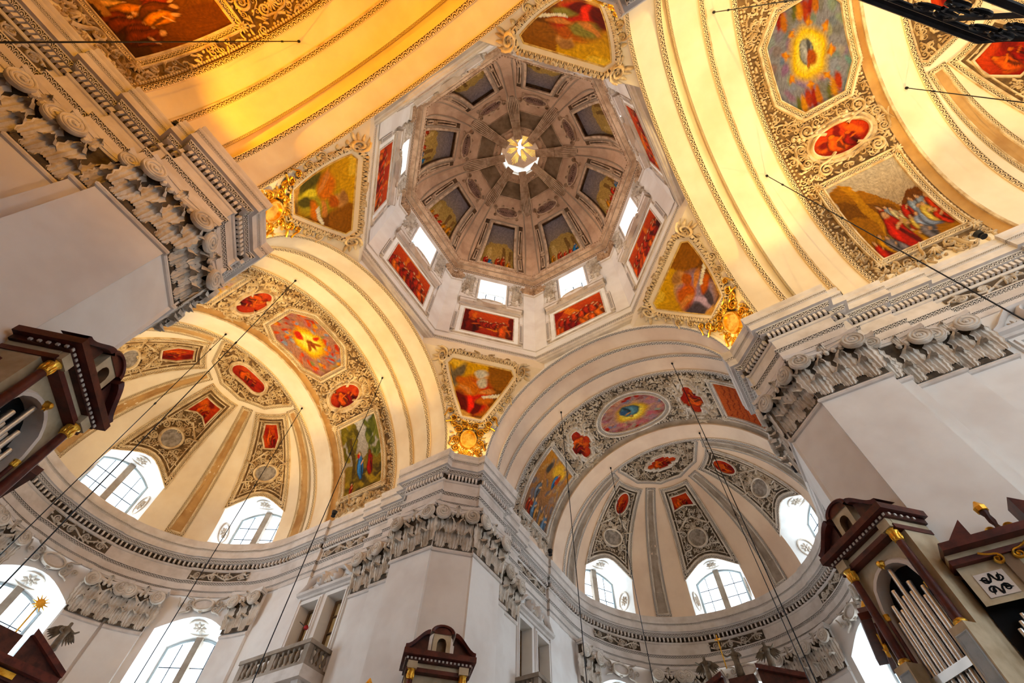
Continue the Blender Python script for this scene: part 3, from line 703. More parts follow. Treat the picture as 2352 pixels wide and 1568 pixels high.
for nm_, pr, mt, rep in [('frieze_band', [(.0, 28.72), (.06, 28.74), (.1, 29.1)], 'stone', .3), ('leaf_band', [(.1, 29.1), (.14, 29.12), (.2, 29.3)], 'band_dome', .16), ('cornice_face', [(.2, 29.3), (.45, 29.36), (.45, 29.5), (.55, 29.55), (.59, 29.74), (.5, 29.82)], 'dome_stucco', .3), ('bead_band', [(.46, 29.37), (.47, 29.5)], 'band_dome', .12)]:
    g = G(); sweep(g, octa(DR), pr, True, rep, 1); obj(nm_, g, mt, cor, False)
g = G(); beads(g, octa(5.93), .16, .06, lambda u, v, h=0: np.stack([np.asarray(u) * 1., np.asarray(v) * 1., 29.86 - np.asarray(h) * 0 + np.zeros_like(np.asarray(u, float)) - np.asarray(h)], -1), .08); obj('bead_row', g, 'dome_stucco', cor, True, 'stuff')
lant = struct('wall_lantern', (0, 0, 38))
g = G(); sweep(g, octa(1.4), [(.0, 36.55), (.05, 36.6), (.05, 36.72), (0, 36.75), (-.12, 36.8), (-.12, 37.0), (-.08, 37.02), (-.08, 37.1), (-.14, 37.14)], True, .3, 1); obj('lantern_ring', g, 'dome_stucco', lant, False)
g = G(); sweep(g, octa(1.4), [(-.02, 36.72), (-.1, 36.86)], True, .12, 1); obj('gilt_band', g, 'band_gilt', lant, False)
for k in range(8):
    m = m_drum(k, 1.55); hw = 1.55 * T8; g = G()
    for u0, u1, v0, v1 in [(-hw, -.42, 36.9, 40.4), (.42, hw, 36.9, 40.4), (-.42, .42, 36.9, 38.4), (-.42, .42, 39.5, 40.4)]: g.grid(np.array([[m(u, v) for u in (u0, u1)] for v in (v0, v1)]))
    frame(g, rect(-.42, .42, 38.4, 39.5), [(0, 0), (0, -.35)], m, .5); frame(g, rect(-.42, .42, 38.4, 39.5), [(0, .0), (0, .04), (.07, .04), (.07, 0)], m, .5)
    for z in (37.9, 39.75): g.grid(np.array([[m(u, v, h) for u in (-hw, hw)] for v, h in ((z, 0), (z + .04, .09), (z + .14, .09), (z + .18, 0))]))
    obj('lantern_panel', g, 'shell_white', lant, False)
    wn += 1; wr = struct('window_%d' % wn, m(0, 38.4, -.3)); g = G(); g.grid(np.array([[m(u, v, -.33) for u in (-.42, .42)] for v in (38.4, 39.5)])); obj('pane', g, 'glass', wr, False)
    g = G(); ridge(g, [(0, 38.4), (0, 39.5)], .03, .05, m, -.33); ridge(g, [(-.42, 38.95), (.42, 38.95)], .025, .04, m, -.33); obj('glazing_bars', g, 'iron', wr)
g = G(); rows = []
for f in np.linspace(0, 1, 7): o8 = octa(1.62 * math.cos(f * PI / 2) + .001); rows.append(np.concatenate([np.concatenate([o8, o8[:1]]), np.full((9, 1), 40.4 + .8 * math.sin(f * PI / 2))], 1))
g.grid(np.array(rows)); obj('lantern_vault', g, 'dome_plaster', lant, True)

# ---- piers, walls
NECK = [(0, 10.5), (.05, 10.52), (.07, 10.57), (.05, 10.62), (.05, 10.64), (.02, 10.66), (0, 10.7)]
PIER = []
for k in range(4):
    root = struct('wall_pier_%d' % (k + 1), pol(PI / 4 + k * PI / 2, 0, 9, -1.232), 'white crossing pier ' + QTXT[k]); PIER.append(root)
    pl = plan(k, len(HALF)); g = G(); sweep(g, pl, [(0, -1.232), (0, 12.5)], False, .3, 1); obj('shaft', g, 'wall', root, False)
    g = G(); sweep(g, pl, NECK, False, .3, 1); obj('necking', g, 'stone', root, False)
rt_ = struct('wall_nave_light_stop', (-30, 0, 8)); g = G(); g.grid(np.array([[(-30., y, z) for y in (-7.5, 7.5)] for z in (-1.232, 22.5)])); obj('light_stop_wall', g, 'wall', rt_, False)  # unseen wall added across the nave to keep sky light from leaking in
DOORS = [(11.62, 12.62), (13.12, 14.12)]
for nm, ph in ARMS.items():
    for sg in (-1, 1):
        side = {('choir', 1): 'choir_near', ('choir', -1): 'choir_far', ('left', -1): 'left_near', ('left', 1): 'left_far', ('right', 1): 'right_near', ('right', -1): 'right_far', ('nave', -1): 'nave_left', ('nave', 1): 'nave_right'}[(nm, sg)]
        root = struct('wall_' + side, arm(ph, sg * 6.7, 13, -1.232)); m = m_plane(arm(ph, sg * 6.62, 0, 0), arm(ph, 0, 1, 0), arm(ph, -sg, 0, 0))
        g = G(); t1 = 30. if nm == 'nave' else 14.2; zt = 11.1
        if nm == 'nave': parts = [(11.1, t1, -1.232, 12.5)]
        else:
            parts = [(11.1, 11.62, 7.9, zt), (12.62, 13.12, 7.9, zt), (14.12, 14.22, 7.9, zt), (11.1, 14.22, zt, 12.5), (11.1, 14.22, -1.232, 7.9)]
        for u0, u1, v0, v1 in parts: g.grid(np.array([[m(u, v) for u in (u0, u1)] for v in (v0, v1)]))
        if nm != 'nave':
            for u0, u1 in DOORS: frame(g, rect(u0, u1, 7.9, zt), [(0, 0), (0, -.55)], m, 2.)
            g.grid(np.array([[arm(ph, sg * s_, t, z) for s_, t in ((6.62, 14.2), (6.5, 14.2), (6.5, 15.2), (6.55, 15.2), (6.5, 16.15))] for z in (-1.232, 12.5)]))
        obj('wall_face', g, 'wall', root, False)
# apse walls with the tall lower windows
for nm in ('left', 'choir', 'right'):
    ph = ARMS[nm]; root = struct('wall_' + nm + '_apse', arm(ph, 0, TC + 6, 0)); m = m_cyl(ph); g = G()
    edges = [-90]
    for w in WAZ: edges += [w - 13.5, w + 13.5]
    edges.append(90)
    lt = lambda x: 10.95 + .65 * math.cos(PI / 2 * x / 13.5)
    for i in range(len(edges) - 1):
        a0, a1 = edges[i], edges[i + 1]; isw = i % 2 == 1; azs = np.linspace(a0, a1, 11)
        if isw:
            g.grid(np.array([[m(EL(az) * 6.55, z) for az in azs] for z in (-1.232, 3.5)])); g.grid(np.array([[m(EL(az) * 6.55, lt(az - (a0 + a1) / 2)) for az in azs], [m(EL(az) * 6.55, 12.5) for az in azs]]))
        else: g.grid(np.array([[m(EL(az) * 6.55, z) for az in azs] for z in (-1.232, 12.5)]))
    obj('apse_wall', g, 'wall', root)
    for w in WAZ:
        wn += 1; a = EL(w); n = np.array([math.cos(ph + a), math.sin(ph + a), 0]); t = np.array([-n[1], n[0], 0]); cc = arm(ph, 0, TC, 0); wr = struct('window_%d' % wn, cc + 7.5 * n + [0, 0, 3.5])
        HW, RG = 1.3, 7.65; head = lambda u: 10.75 + .42 * (1 - (u / HW) ** 2); outer = []; inner = []
        for f in np.linspace(0, 1, 9): outer.append((-13.5, 3.5 + (10.95 - 3.5) * f)); inner.append((-HW, 3.5 + (10.75 - 3.5) * f))
        for x in np.linspace(-13.5, 13.5, 15): outer.append((x, lt(x))); inner.append((x / 13.5 * HW, head(x / 13.5 * HW)))
        for f in np.linspace(1, 0, 9): outer.append((13.5, 3.5 + (10.95 - 3.5) * f)); inner.append((HW, 3.5 + (10.75 - 3.5) * f))
        O_ = np.array([cc + 6.55 * (math.cos(EL(x)) * n + math.sin(EL(x)) * t) + np.array([0, 0, z]) for x, z in outer]); I_ = np.array([cc + RG * n + u * t + np.array([0, 0, z]) for u, z in inner])
        g = G(); g.grid(np.array([O_, I_])); obj('window_reveal', g, 'shell_white', wr)
        for i, rr in ((16, .4), (5, .4), (27, .4), (2, .4), (30, .4)):
            o, i_ = O_[i], I_[i]; tang = O_[i + 1] - O_[i - 1]; tang /= np.linalg.norm(tang); dv = i_ - o; dl = np.linalg.norm(dv); dv /= dl; nn = np.cross(tang, dv)
            if np.dot(nn, cc + n * 5 + np.array([0, 0, 8]) - o) < 0: nn = -nn
            mm = m_plane(o * .5 + i_ * .5, tang, nn, dv); g = G(); frame(g, ellipse(0, 0, rr * 1.5, rr, 20), [(-.06, 0), (-.03, .06), (.03, .06), (.06, 0)], mm); rosette(g, (0, 0), rr * .75, mm, 0, 8); obj('rosette', g, 'stucco_grey', wr)
        g = G(); frame(g, [(u, z) for u, z in inner], [(.1, -.02), (.1, .04), (.2, .04), (.2, -.02)], m_plane(cc + RG * n, t, -n), .5); obj('inner_trim', g, 'stucco_grey', wr)
        win_light(wr, ph, w, RG + .02, HW, 3.5, 10.75, 11.17, .15, 2, 7)
    g = G()

# ================================================================ ENTABLATURES
EPROF = [('architrave', [(-.02, 12.38), (.03, 12.4), (.03, 12.58)], 'stone', .3), ('leaf_band', [(.03, 12.58), (.07, 12.66)], 'band_grey', .11), ('fascia', [(.07, 12.66), (.07, 12.92)], 'stone', .3), ('egg_band', [(.07, 12.92), (.14, 13.06)], 'band_grey', .13),
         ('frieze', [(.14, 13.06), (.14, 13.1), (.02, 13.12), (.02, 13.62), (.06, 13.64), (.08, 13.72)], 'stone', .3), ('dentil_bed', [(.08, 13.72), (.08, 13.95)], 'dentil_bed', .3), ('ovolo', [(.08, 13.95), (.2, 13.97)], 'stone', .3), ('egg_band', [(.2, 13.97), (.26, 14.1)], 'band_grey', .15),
         ('corona', [(.26, 14.1), (.27, 14.14), (.37, 14.14), (.37, 14.42), (.4, 14.44)], 'stone', .3), ('bead_band', [(.4, 14.44), (.41, 14.53)], 'band_grey', .09), ('sima', [(.41, 14.53), (.43, 14.58), (.43, 14.64), (.41, 14.7), (.44, 14.8), (.44, 14.88), (-.7, 14.88)], 'stone', .3)]
g = G(); g.box((-.5, 0, 0), (.5, 1, 1)); DENT = mesh_of('dentil', g, 'stone', False, None, True)
def dentils(root, poly, step=.135, o=.08, joined=False, z0=13.73, zh=.19, dp=.11, wd=.078, limit=300):
    p = np.asarray(poly, float); n = len(p); e = p[1:] - p[:-1]; L = np.linalg.norm(e, axis=1); e /= L[:, None]; nr = np.stack([-e[:, 1], e[:, 0]], 1); gg = G(); cnt = 0
    for i in range(n - 1):
        ext0 = ext1 = 0.
        if i > 0: ext0 = o * np.dot(np.array([nr[i - 1][0] + nr[i][0], nr[i - 1][1] + nr[i][1]]) / (1 + np.dot(nr[i - 1], nr[i])), e[i])
        if i < n - 2: ext1 = o * np.dot(np.array([nr[i + 1][0] + nr[i][0], nr[i + 1][1] + nr[i][1]]) / (1 + np.dot(nr[i + 1], nr[i])), e[i])
        a, b = ext0 + .03, L[i] + ext1 - .03
        if b - a < .1: continue
        k = max(1, int((b - a) / step))
        for j in range(k):
            c = p[i] + e[i] * (a + (b - a) * (j + .5) / k) + nr[i] * o
            if joined or cnt >= limit:
                q0 = [c - e[i] * wd / 2, c + e[i] * wd / 2, c + e[i] * wd / 2 + nr[i] * dp, c - e[i] * wd / 2 + nr[i] * dp]; gg.add([(*x, z) for z in (z0, z0 + zh) for x in q0], [(0, 1, 2, 3), (4, 7, 6, 5), (0, 4, 5, 1), (1, 5, 6, 2), (2, 6, 7, 3), (3, 7, 4, 0)])
            else: inst('dentil', DENT, frame_mat((*c, z0), (*e[i], 0), (*nr[i], 0), (0, 0, 1), wd * K, dp * K, zh * K), root); cnt += 1
    if gg.n: obj('dentil_row', gg, 'stone', root, False, 'stuff')
def arc_relief(root, m, u0, u1, v0, v1, seed, mat='stucco_grey', ground='ground_grey', sc_=.16):
    g = G(); r = random.Random(seed); n = max(6, int((u1 - u0) / .12)); g.grid(np.array([m(np.linspace(u0, u1, n), np.full(n, v), .035) for v in (v0, v1)])); obj('relief_ground', g, ground, root)
    g = G(); L = u1 - u0; k = max(2, int(L / .62)); vm_ = (v0 + v1) / 2; A = (v1 - v0) * .26
    us = np.linspace(u0 + .06, u1 - .06, k * 14); ridge(g, np.stack([us, vm_ + A * np.sin((us - u0) / L * PI * k)], 1), .035, .05, m, .03)
    for i in range(k):
        uc = u0 + L * (i + .5) / k; sg = 1 if i % 2 else -1; scroll(g, (uc, vm_ + sg * .02), (v1 - v0) * .36, sg * -1.2, m, 1.7, sg, .15, .17, .45, .03, 20); rosette(g, (uc, vm_ + sg * .02), (v1 - v0) * .17, m, .05, 6)
        for j in range(7): leafr(g, (uc + r.uniform(-.3, .3), r.uniform(v0 + .06, v1 - .06)), r.uniform(0, 6.3), .16, .035, m, .07, r.uniform(-1, 1), .03)
    obj('relief_scrolls', g, mat, root, True, 'stuff')
tn = 2
for k in range(4):
    tn += 1; root = struct('trim_%d' % tn, pol(PI / 4 + k * PI / 2, 0, 8, 13.5), 'entablature of the pier ' + QTXT[k]); pl = plan(k)
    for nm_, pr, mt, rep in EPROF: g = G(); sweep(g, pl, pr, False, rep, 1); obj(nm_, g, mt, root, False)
    if k != 2: dentils(root, pl)
    else: dentils(root, pl, joined=True)
    for ai, nm in enumerate(QARM[k]):
        ph = ARMS[nm]; sg = 1 if ai == 0 else -1
        if k == 2: continue
        m = m_plane(arm(ph, sg * 6.6, 0, 0), arm(ph, 0, 1, 0), arm(ph, -sg, 0, 0))
        arc_relief(root, m, 11.4, 14.0, 13.14, 13.6, 20 + k * 2 + ai)
for nm in ('left', 'choir', 'right'):
    ph = ARMS[nm]; tn += 1; root = struct('trim_%d' % tn, arm(ph, 0, TC + 6, 13.5), 'curved entablature of the ' + ARMTXT[nm] + ' apse')
    az = []; 
    for a in np.arange(-90, 90.1, 3.): az.append((a, 6.5))
    pts = []
    for a in np.arange(-90, 90.01, 2.):
        near = min(abs(a - w) for w in WAZ); pts.append((a, 6.44 if near < 13.1 else 6.5))
    pl = np.array([arm(ph, r * math.sin(EL(a)), TC + r * math.cos(EL(a)), 0)[:2] for a, r in pts])[::-1]
    if np.dot(np.array([-(pl[1] - pl[0])[1], (pl[1] - pl[0])[0]]), arm(ph, 0, TC, 0)[:2] - pl[0]) < 0: pl = pl[::-1]
    for nm_, pr, mt, rep in EPROF: g = G(); sweep(g, pl, pr, False, rep, 1); obj(nm_, g, mt, root, nm_ not in ())
    dentils(root, pl, joined=True)
    if nm != 'right':
        for w in WAZ: arc_relief(root, m_cyl(ph, 6.44, EL(w)), -1.45, 1.45, 13.14, 13.6, 50 + w)

# ================================================================ CAPITALS
def leafmesh(name, mat, nx=13, ny=10):
    f = np.linspace(0, 1, ny); g = G(); P = []
    for i, t in enumerate(f):
        w = .5 * (.62 + .5 * math.sin(t * 2.7)) * (1 if t < .78 else (1 - ((t - .78) / .22) ** 2 * .4)); w *= (1.12 if i % 2 else .9)
        if t < .7: y, z = t * 1.26, .04 + .2 * t
        else: a = (t - .7) / .3 * 2.9; y, z = .882 + .15 * math.sin(a), .18 + .24 * (1 - math.cos(a))
        row = []
        for x in np.linspace(-1, 1, nx): row.append((x * w, y - abs(x) * .13 * t, z * (1 - .45 * x * x) + .06 * math.cos(x * 3.5 * PI) * (1 - .5 * abs(x))))
        P.append(row)
    g.grid(np.array(P)); return mesh_of(name, g, mat, True, None, True)
LEAF = leafmesh('leaf', 'stucco_grey')
def volmesh(name, mat):
    g = G(); m = lambda u, v, h=0: np.stack(np.broadcast_arrays(np.asarray(u, float), np.asarray(v, float), np.asarray(h, float)), -1)
    a = np.linspace(0, 2 * PI, 21)[:-1]; g.grid(np.array([np.stack([np.cos(a) * r, np.sin(a) * r, np.full(20, h)], 1) for r, h in ((1, -.6), (1, 0.), (.94, .1), (.9, .02), (.3, .02), (.02, .02))]), None, True)
    p = spiral((0, 0), .88, PI / 2, 2.3, -1, 44, 0, .16); ridge(g, p, .12, .2, m, .0); bead(g, (0, 0), .2, m, .3, 0, 8); return mesh_of(name, g, mat, True, None, True)
VOL = volmesh('volute', 'stucco_grey')
g = G(); bead(g, (0, 0), .5, lambda u, v, h=0: np.stack(np.broadcast_arrays(np.asarray(u, float), np.asarray(v, float), np.asarray(h, float)), -1), .55, 0, 8, .75); EGG = mesh_of('egg', g, 'stucco_grey', True, None, True)
def capital(parent, o, U, Nn, w, ends=(1, 1), seed=0):
    U, Nn = np.asarray(U, float), np.asarray(Nn, float); m = m_plane(o, U, Nn); up = np.array([0, 0, 1.])
    g = G(); us = np.linspace(-w / 2, w / 2, 7); vs = [10.68, 11.0, 11.4, 11.75, 12.0, 12.2]; hs = [.03, .03, .05, .09, .16, .2]; g.grid(np.array([m(us * (1 + .25 * h), np.full(7, v), h) for v, h in zip(vs, hs)]))
    for s_ in (-1, 1): g.grid(np.array([m([s_ * w / 2, s_ * w / 2 * (1 + .25 * h)], [v, v], [0, h]) for v, h in zip(vs, hs)]))
    cp = obj('capital', g, 'ground_grey', parent)
    g = G(); x = np.linspace(-1, 1, 15); hw = w / 2 + .1
    for z0, z1, e_ in ((12.2, 12.27, .0), (12.27, 12.4, .04)):
        d = .2 + .12 * x ** 2 + e_; P = np.array([m(x * (hw + e_), np.full(15, z0), 0), m(x * (hw + e_), np.full(15, z0), d), m(x * (hw + e_), np.full(15, z1), d + .02), m(x * (hw + e_), np.full(15, z1), 0)]); g.grid(P)
        for s_ in (0, 14): g.add([P[0][s_], P[1][s_], P[2][s_], P[3][s_]], [(0, 1, 2, 3)])
    obj('abacus', g, 'stone', cp, False)
    n1 = max(1, int(round(w / .56)))
    for i in range(n1): inst('leaf', LEAF, frame_mat(m((i + .5) / n1 * w - w / 2, 10.68, .02), U, up, Nn, .42 * K, .62 * K, .55 * K), cp)
    n2 = n1 + 1 if n1 > 1 else 1
    for i in range(n2):
        u = (-w / 2 + w * i / (n2 - 1)) if n2 > 1 else 0; inst('leaf', LEAF, frame_mat(m(u * .94, 10.86, .05), U, up, Nn, .42 * K, .98 * K, .48 * K), cp)
    r = .29 if w > .6 else .24
    for s_, on in ((-1, ends[0]), (1, ends[1])):
        if not on: continue
        uc = s_ * (w / 2 - r * .55); inst('volute', VOL, frame_mat(m(uc, 11.95, .38), U * -s_, up, Nn, r * K, r * K, r * .55 * K), cp)
        g = G(); p0, p1 = np.array([uc, 12.1]), np.array([0 if w > .6 else -uc, 12.06]); f = np.linspace(0, 1, 7)[:, None]; tube(g, m(*(p0 + (p1 - p0) * f * .9).T, np.interp(f[:, 0], [0, .5, 1], [.3, .24, .22])), np.interp(f[:, 0], [0, 1], [.13, .07]), 7); obj('bolster', g, 'stone', cp)
    ne = max(1, int((w - r * 2.4) / .2)) if w > .6 else 0
    for i in range(ne):
        u = (i + .5 - ne / 2) * .2; inst('egg', EGG, frame_mat(m(u, 11.95, .25), U, up, Nn, .15 * K, .14 * K, .16 * K), cp)
    if w > .6: inst('leaf', LEAF, frame_mat(m(0, 11.98, .22), U, up, Nn, .2 * K, .36 * K, .25 * K), cp)
    return cp
for k in (0, 1, 3):
    par = PIER[k]; rz = lambda v: rotk(k, np.array(v, float))
    capital(par, rz((6.075, 6.075, 0)), rz((-q, q, 0)), rz((-q, -q, 0)), 1.42)
    for sw in (0, 1):
        f = (lambda s, t: (s, t, 0)) if sw else (lambda s, t: (t, s, 0)); dd = 1 if sw else -1
        for s0, t0, t1, ends in [(5.5, 6.57, 8.36, (1, 1)), (5.86, 8.36, 8.76, (0, 1)), (6.29, 8.76, 10.0, (0, 1)), (6.45, 10.0, 11.15, (1, 1))]:
            capital(par, rz(f(s0, (t0 + t1) / 2)), rz(f(0, dd)), rz(f(-1, 0)), t1 - t0, ends if sw else ends[::-1])
PILAZ = [(-41.5, -28.4), (-27.2, -14.), (14., 27.2), (28.4, 41.5), (72., 84.), (-84., -72.)]
for nm in ('left', 'choir'):
    ph = ARMS[nm]; root = bpy.data.objects['wall_' + nm + '_apse']
    for a0, a1 in PILAZ:
        m = m_cyl(ph, 6.55, EL((a0 + a1) / 2)); hw = EL(a1 - a0) / 2 * 6.55; g = G(); us = np.linspace(-hw, hw, 5); pr = [(us[0], 0)] + [(u, .13) for u in us] + [(us[-1], 0)]
        g.grid(np.array([[m(u, z, h) for u, h in pr] for z in (-1.232, 12.5)])); obj('pilaster', g, 'wall', root)
        g = G(); g.grid(np.array([[m(u * 1.02, z, h0 + hh) for u, h0 in pr] for hh, z in ((0, 10.5), (.06, 10.53), (.07, 10.6), (.03, 10.66), (0, 10.7))])); obj('necking', g, 'stone', root)
        am = ph + EL((a0 + a1) / 2); n = np.array([math.cos(am), math.sin(am), 0]); capital(root, arm(ph, 0, TC, 0) + n * 6.36, np.array([-n[1], n[0], 0]), -n, hw * 2)
    for w in WAZ:       # scrolled cartouche over each lower window
        m = m_cyl(ph, 6.5, EL(w)); rt = thing('stucco_cartouche', 'oval stucco cartouche with scrolls above the ' + {-58: 'far', 0: 'middle', 58: 'near'}[w if nm == 'choir' else -w] + ' lower window of the ' + ARMTXT[nm] + ' apse', 'cartouche', m(0, 11.7, 0))
        g = G(); patch(g, ellipse(0, 12.04, .42, .2, 24), m, .12); obj('field', g, 'stone', rt)
        g = G(); frame(g, ellipse(0, 12.04, .42, .2, 24), [(-.02, .1), (0, .2), (.07, .2), (.1, .05)], m); obj('rim', g, 'stucco_grey', rt)
        for s_ in (-1, 1):
            for c_, r_, a_, hd in (((s_ * .68, 12.15), .17, PI / 2, s_), ((s_ * .62, 11.85), .14, -PI / 2, -s_), ((s_ * 1.0, 12.0), .13, 0, -s_)):
                g = G(); scroll(g, c_, r_, a_, m, 1.6, hd, .3, .2, .5, .05); obj('scroll', g, 'stucco_grey', rt)
        for v_, a_ in ((11.82, -PI / 2), (12.24, PI / 2)): g = G(); shell(g, (0, v_), .2, a_, m, .1); obj('shell', g, 'stucco_grey', rt)

# ================================================================ FRESCOES AND STUCCO OF THE FOUR ARMS
D2U = PI / 180 * RB
def fresco(label, o, m, paint, loc, prof, mats=('stucco', 'fresco'), xy=None, h=.02, step=.09, rings=24, bead_=None, group=None, corners=None, ros=.17, cat='painting', name='vault_fresco', extra=None):
    rt = thing(name, label, cat, loc, group); g = G(); patch(g, o, m, h, step, rings, paint, xy); obj('picture', g, mats[1], rt)
    for i, (pr, mt, rep) in enumerate(prof): g = G(); frame(g, o, pr, m, .12, rep); obj('frame' if i == 0 else 'frame_border', g, mt, rt)
    if bead_ is not None: g = G(); beads(g, offset(resample(ccw(o), .4), bead_[0]), bead_[1], bead_[2], m, None, bead_[3]); obj('bead_row', g, mats[0], rt, True, 'stuff')
    if corners is not None:
        for c in corners: g = G(); rosette(g, c, ros, m, .08); obj('rosette', g, mats[0], rt)
    return rt
STUC = {'left': 'stucco', 'right': 'stucco', 'nave': 'stucco', 'choir': 'stucco_grey'}; GRD = {'left': 'ground', 'right': 'ground', 'nave': 'ground', 'choir': 'ground_grey'}
CH = 12.85
for nm, ph in ARMS.items():
    m = m_barrel(ph, 6.67); st, gd = STUC[nm], GRD[nm]; bd = 'band_grey' if nm == 'choir' else 'band'; txt = ARMTXT[nm]; ceil_ = bpy.data.objects['ceiling_' + nm]
    FR = [([(-.02, .0), (0, .12), (.04, .12), (.05, .06)], st, .2), ([(.05, .06), (.2, .07)], bd, .14), ([(.2, .07), (.22, .14), (.3, .14), (.33, .03)], st, .2)]
    RP = [([(-.02, .0), (0, .1), (.05, .1), (.07, .05)], st, .2), ([(.07, .05), (.22, .06)], bd, .15), ([(.22, .06), (.24, .12), (.28, .12), (.3, .02)], st, .2)]
    shapes = []
    # crown panel
    if nm == 'choir': oc = ellipse(0, CH, 16.6 * D2U, 1.2, 48); pc = p_glory(31, (176, 130, 120), [(190, 110, 110), (150, 90, 84), (206, 150, 120), (120, 120, 140), (176, 60, 50)], (226, 170, 60), 2)
    else:
        oc = np.array([(-16.6, 12.1), (-9, 11.5), (9, 11.5), (16.6, 12.1), (16.6, 13.6), (9, 14.15), (-9, 14.15), (-16.6, 13.6)]) * [D2U, 1]
        pc = {'left': p_glory(32, (170, 120, 96), [(206, 70, 30), (226, 110, 40), (130, 140, 160), (190, 50, 24), (220, 150, 60), (150, 100, 90)], (240, 176, 20), 1), 'right': p_glory(33, (132, 130, 140), [(150, 40, 30), (190, 110, 40), (120, 116, 110), (96, 96, 40), (206, 140, 60), (170, 60, 34)], (236, 186, 40), 0, .72), 'nave': p_dark(34)}[nm]
    if nm != 'nave':
        fresco({'left': 'octagonal fresco of a golden glory ringed by red figures on the left transept vault', 'right': 'octagonal fresco of a golden sun in grey clouds on the right transept vault', 'choir': 'oval fresco of a figure in golden light at the crown of the choir vault'}[nm], oc, m, pc, m(0, CH, 0), FR, (st, 'fresco'), (lambda uv: uv) if nm == 'choir' else (lambda uv: np.stack([uv[:, 1], uv[:, 0]], 1)), .03, .08, 28, (.37, .13, .045, .0))
    shapes.append(offset(resample(ccw(oc), .2), .36))
    for sg in (-1, 1):
        near = (nm == 'choir' and sg > 0) or (nm == 'left' and sg < 0) or (nm == 'right' and sg > 0) or (nm == 'nave' and sg < 0)
        seen_rect = near or nm in ('choir', 'left')
        uo = sg * 30 * D2U
        if nm == 'choir':
            qd = []
            for (a, b) in [(0, 1.05), (.2, 1.0), (.3, .75), (.3, .55), (.45, .55), (.45, .35), (.62, .3), (.64, 0)]: qd.append((a, b))
            ov = np.array([(uo + a * .95, CH + b) for a, b in qd] + [(uo + a * .95, CH - b) for a, b in qd[::-1]] + [(uo - a * .95, CH - b) for a, b in qd[1:]] + [(uo - a * .95, CH + b) for a, b in qd[::-1][:-1]])
            ov = ov[np.sort(np.unique(np.round(ov, 4), axis=0, return_index=True)[1])]
        else: ov = ellipse(uo, CH, .56, 1.02, 36)
        if nm != 'nave' and not (nm == 'right' and sg < 0):
            side = 'nearer the bottom pier' if (nm in ('choir', 'left') and near) else 'beside the left pier' if nm == 'left' else 'beside the right pier'
            fresco(('red lobed fresco panel on the choir vault ' if nm == 'choir' else 'red oval fresco on the ' + txt + ' vault ') + side, ov, m, p_redsmall(40 + int(ph * 10) + sg), m(uo, CH, 0), [([(-.02, 0), (0, .14), (.06, .16), (.1, .1), (.12, .02)], st, .2), ([(.12, .02), (.24, .08), (.3, .0)], st, .2)], (st, 'fresco'), lambda uv, s_=sg: np.stack([uv[:, 1] if s_ > 0 else 1 - uv[:, 1], (1 - uv[:, 0]) if s_ > 0 else uv[:, 0]], 1), .03, .08, 20)
        shapes.append(offset(resample(ccw(ov), .2), .22))
        rc = rect(43.4 * D2U, 76 * D2U, 11.5, 14.0); rc[:, 0] *= sg; rc = ccw(rc)
        if seen_rect:
            pt = {('left', True): p_land(50), ('left', False): p_glory(57, (196, 170, 140), [(206, 150, 60), (226, 180, 90)], (240, 176, 20), 1), ('choir', True): p_heaven(51), ('choir', False): p_brick(52), ('right', True): p_scene(53), ('nave', True): p_dark(54)}[(nm, near)]
            lb = {('left', True): 'tall fresco of blue and red robed figures under trees in the left transept', ('left', False): 'pale fresco with golden glow half hidden behind the left pier cornice', ('choir', True): 'curved fresco of clouds and blue robed figures on the choir vault', ('choir', False): 'brick red fresco half hidden behind the right pier cornice', ('right', True): 'large fresco of a crowd before brown buildings in the right transept', ('nave', True): 'dark brown fresco of kneeling figures on the nave vault'}[(nm, near)]
            cs = [(c[0], c[1]) for c in offset(rc, .2)]
            fresco(lb, rc, m, pt, m(rc[:, 0].mean(), CH - .1, 0), RP, (st, 'fresco'), (lambda uv, s_=sg: np.stack([uv[:, 1], 1 - uv[:, 0]], 1)) if sg > 0 else (lambda uv: np.stack([1 - uv[:, 1], uv[:, 0]], 1)), .03, .07, 34, None, None, cs, .2)
        shapes.append(offset(rc, .34))
        if not (nm == 'right' and sg < 0):
            # stucco scrolls round the oval
            for c_, r_, a_, hd in [((uo - .85, CH + .95), .26, 0, 1), ((uo + .85, CH + .95), .26, PI, -1), ((uo - .85, CH - .95), .26, 0, -1), ((uo + .85, CH - .95), .26, PI, 1), ((uo - .3, CH + 1.42), .2, PI / 2, 1), ((uo + .3, CH + 1.42), .2, PI / 2, -1), ((uo - .3, CH - 1.42), .2, -PI / 2, -1), ((uo + .3, CH - 1.42), .2, -PI / 2, 1)]:
                g = G(); scroll(g, c_, r_, a_, m, 1.8, hd, .55, .2, .6, .03, 24); obj('scroll', g, st, ceil_)
            for c_, a_ in [((uo, CH + 1.3), PI / 2), ((uo, CH - 1.3), -PI / 2)]: g = G(); shell(g, c_, .32, a_, m, .06); obj('shell', g, st, ceil_)
            for dv in (-1, 1):
                g = G()
                for i in range(9): bead(g, (uo - sg * (.62 + .1 * (i % 3)), CH + dv * (.2 + .16 * i)), .09, m, .12, .04)
                obj('garland', g, st, ceil_, True, 'stuff')
    # background relief: painted ground and the countless small leaves
    g = G(); us = np.linspace(-82 * D2U, 82 * D2U, 61); g.grid(np.array([m(us, np.full(61, t), .008) for t in np.linspace(10.76, 14.4, 8)])); obj('stucco_ground', g, gd, ceil_)
    polys = [p.tolist() for p in shapes]; u0, u1 = (-84, 84) if nm in ('left', 'choir') else ((-25, 84) if nm == 'right' else (-84, -10))
    def ok(u, v, P_=polys): return not any(inside(p_, u, v) for p_ in P_)
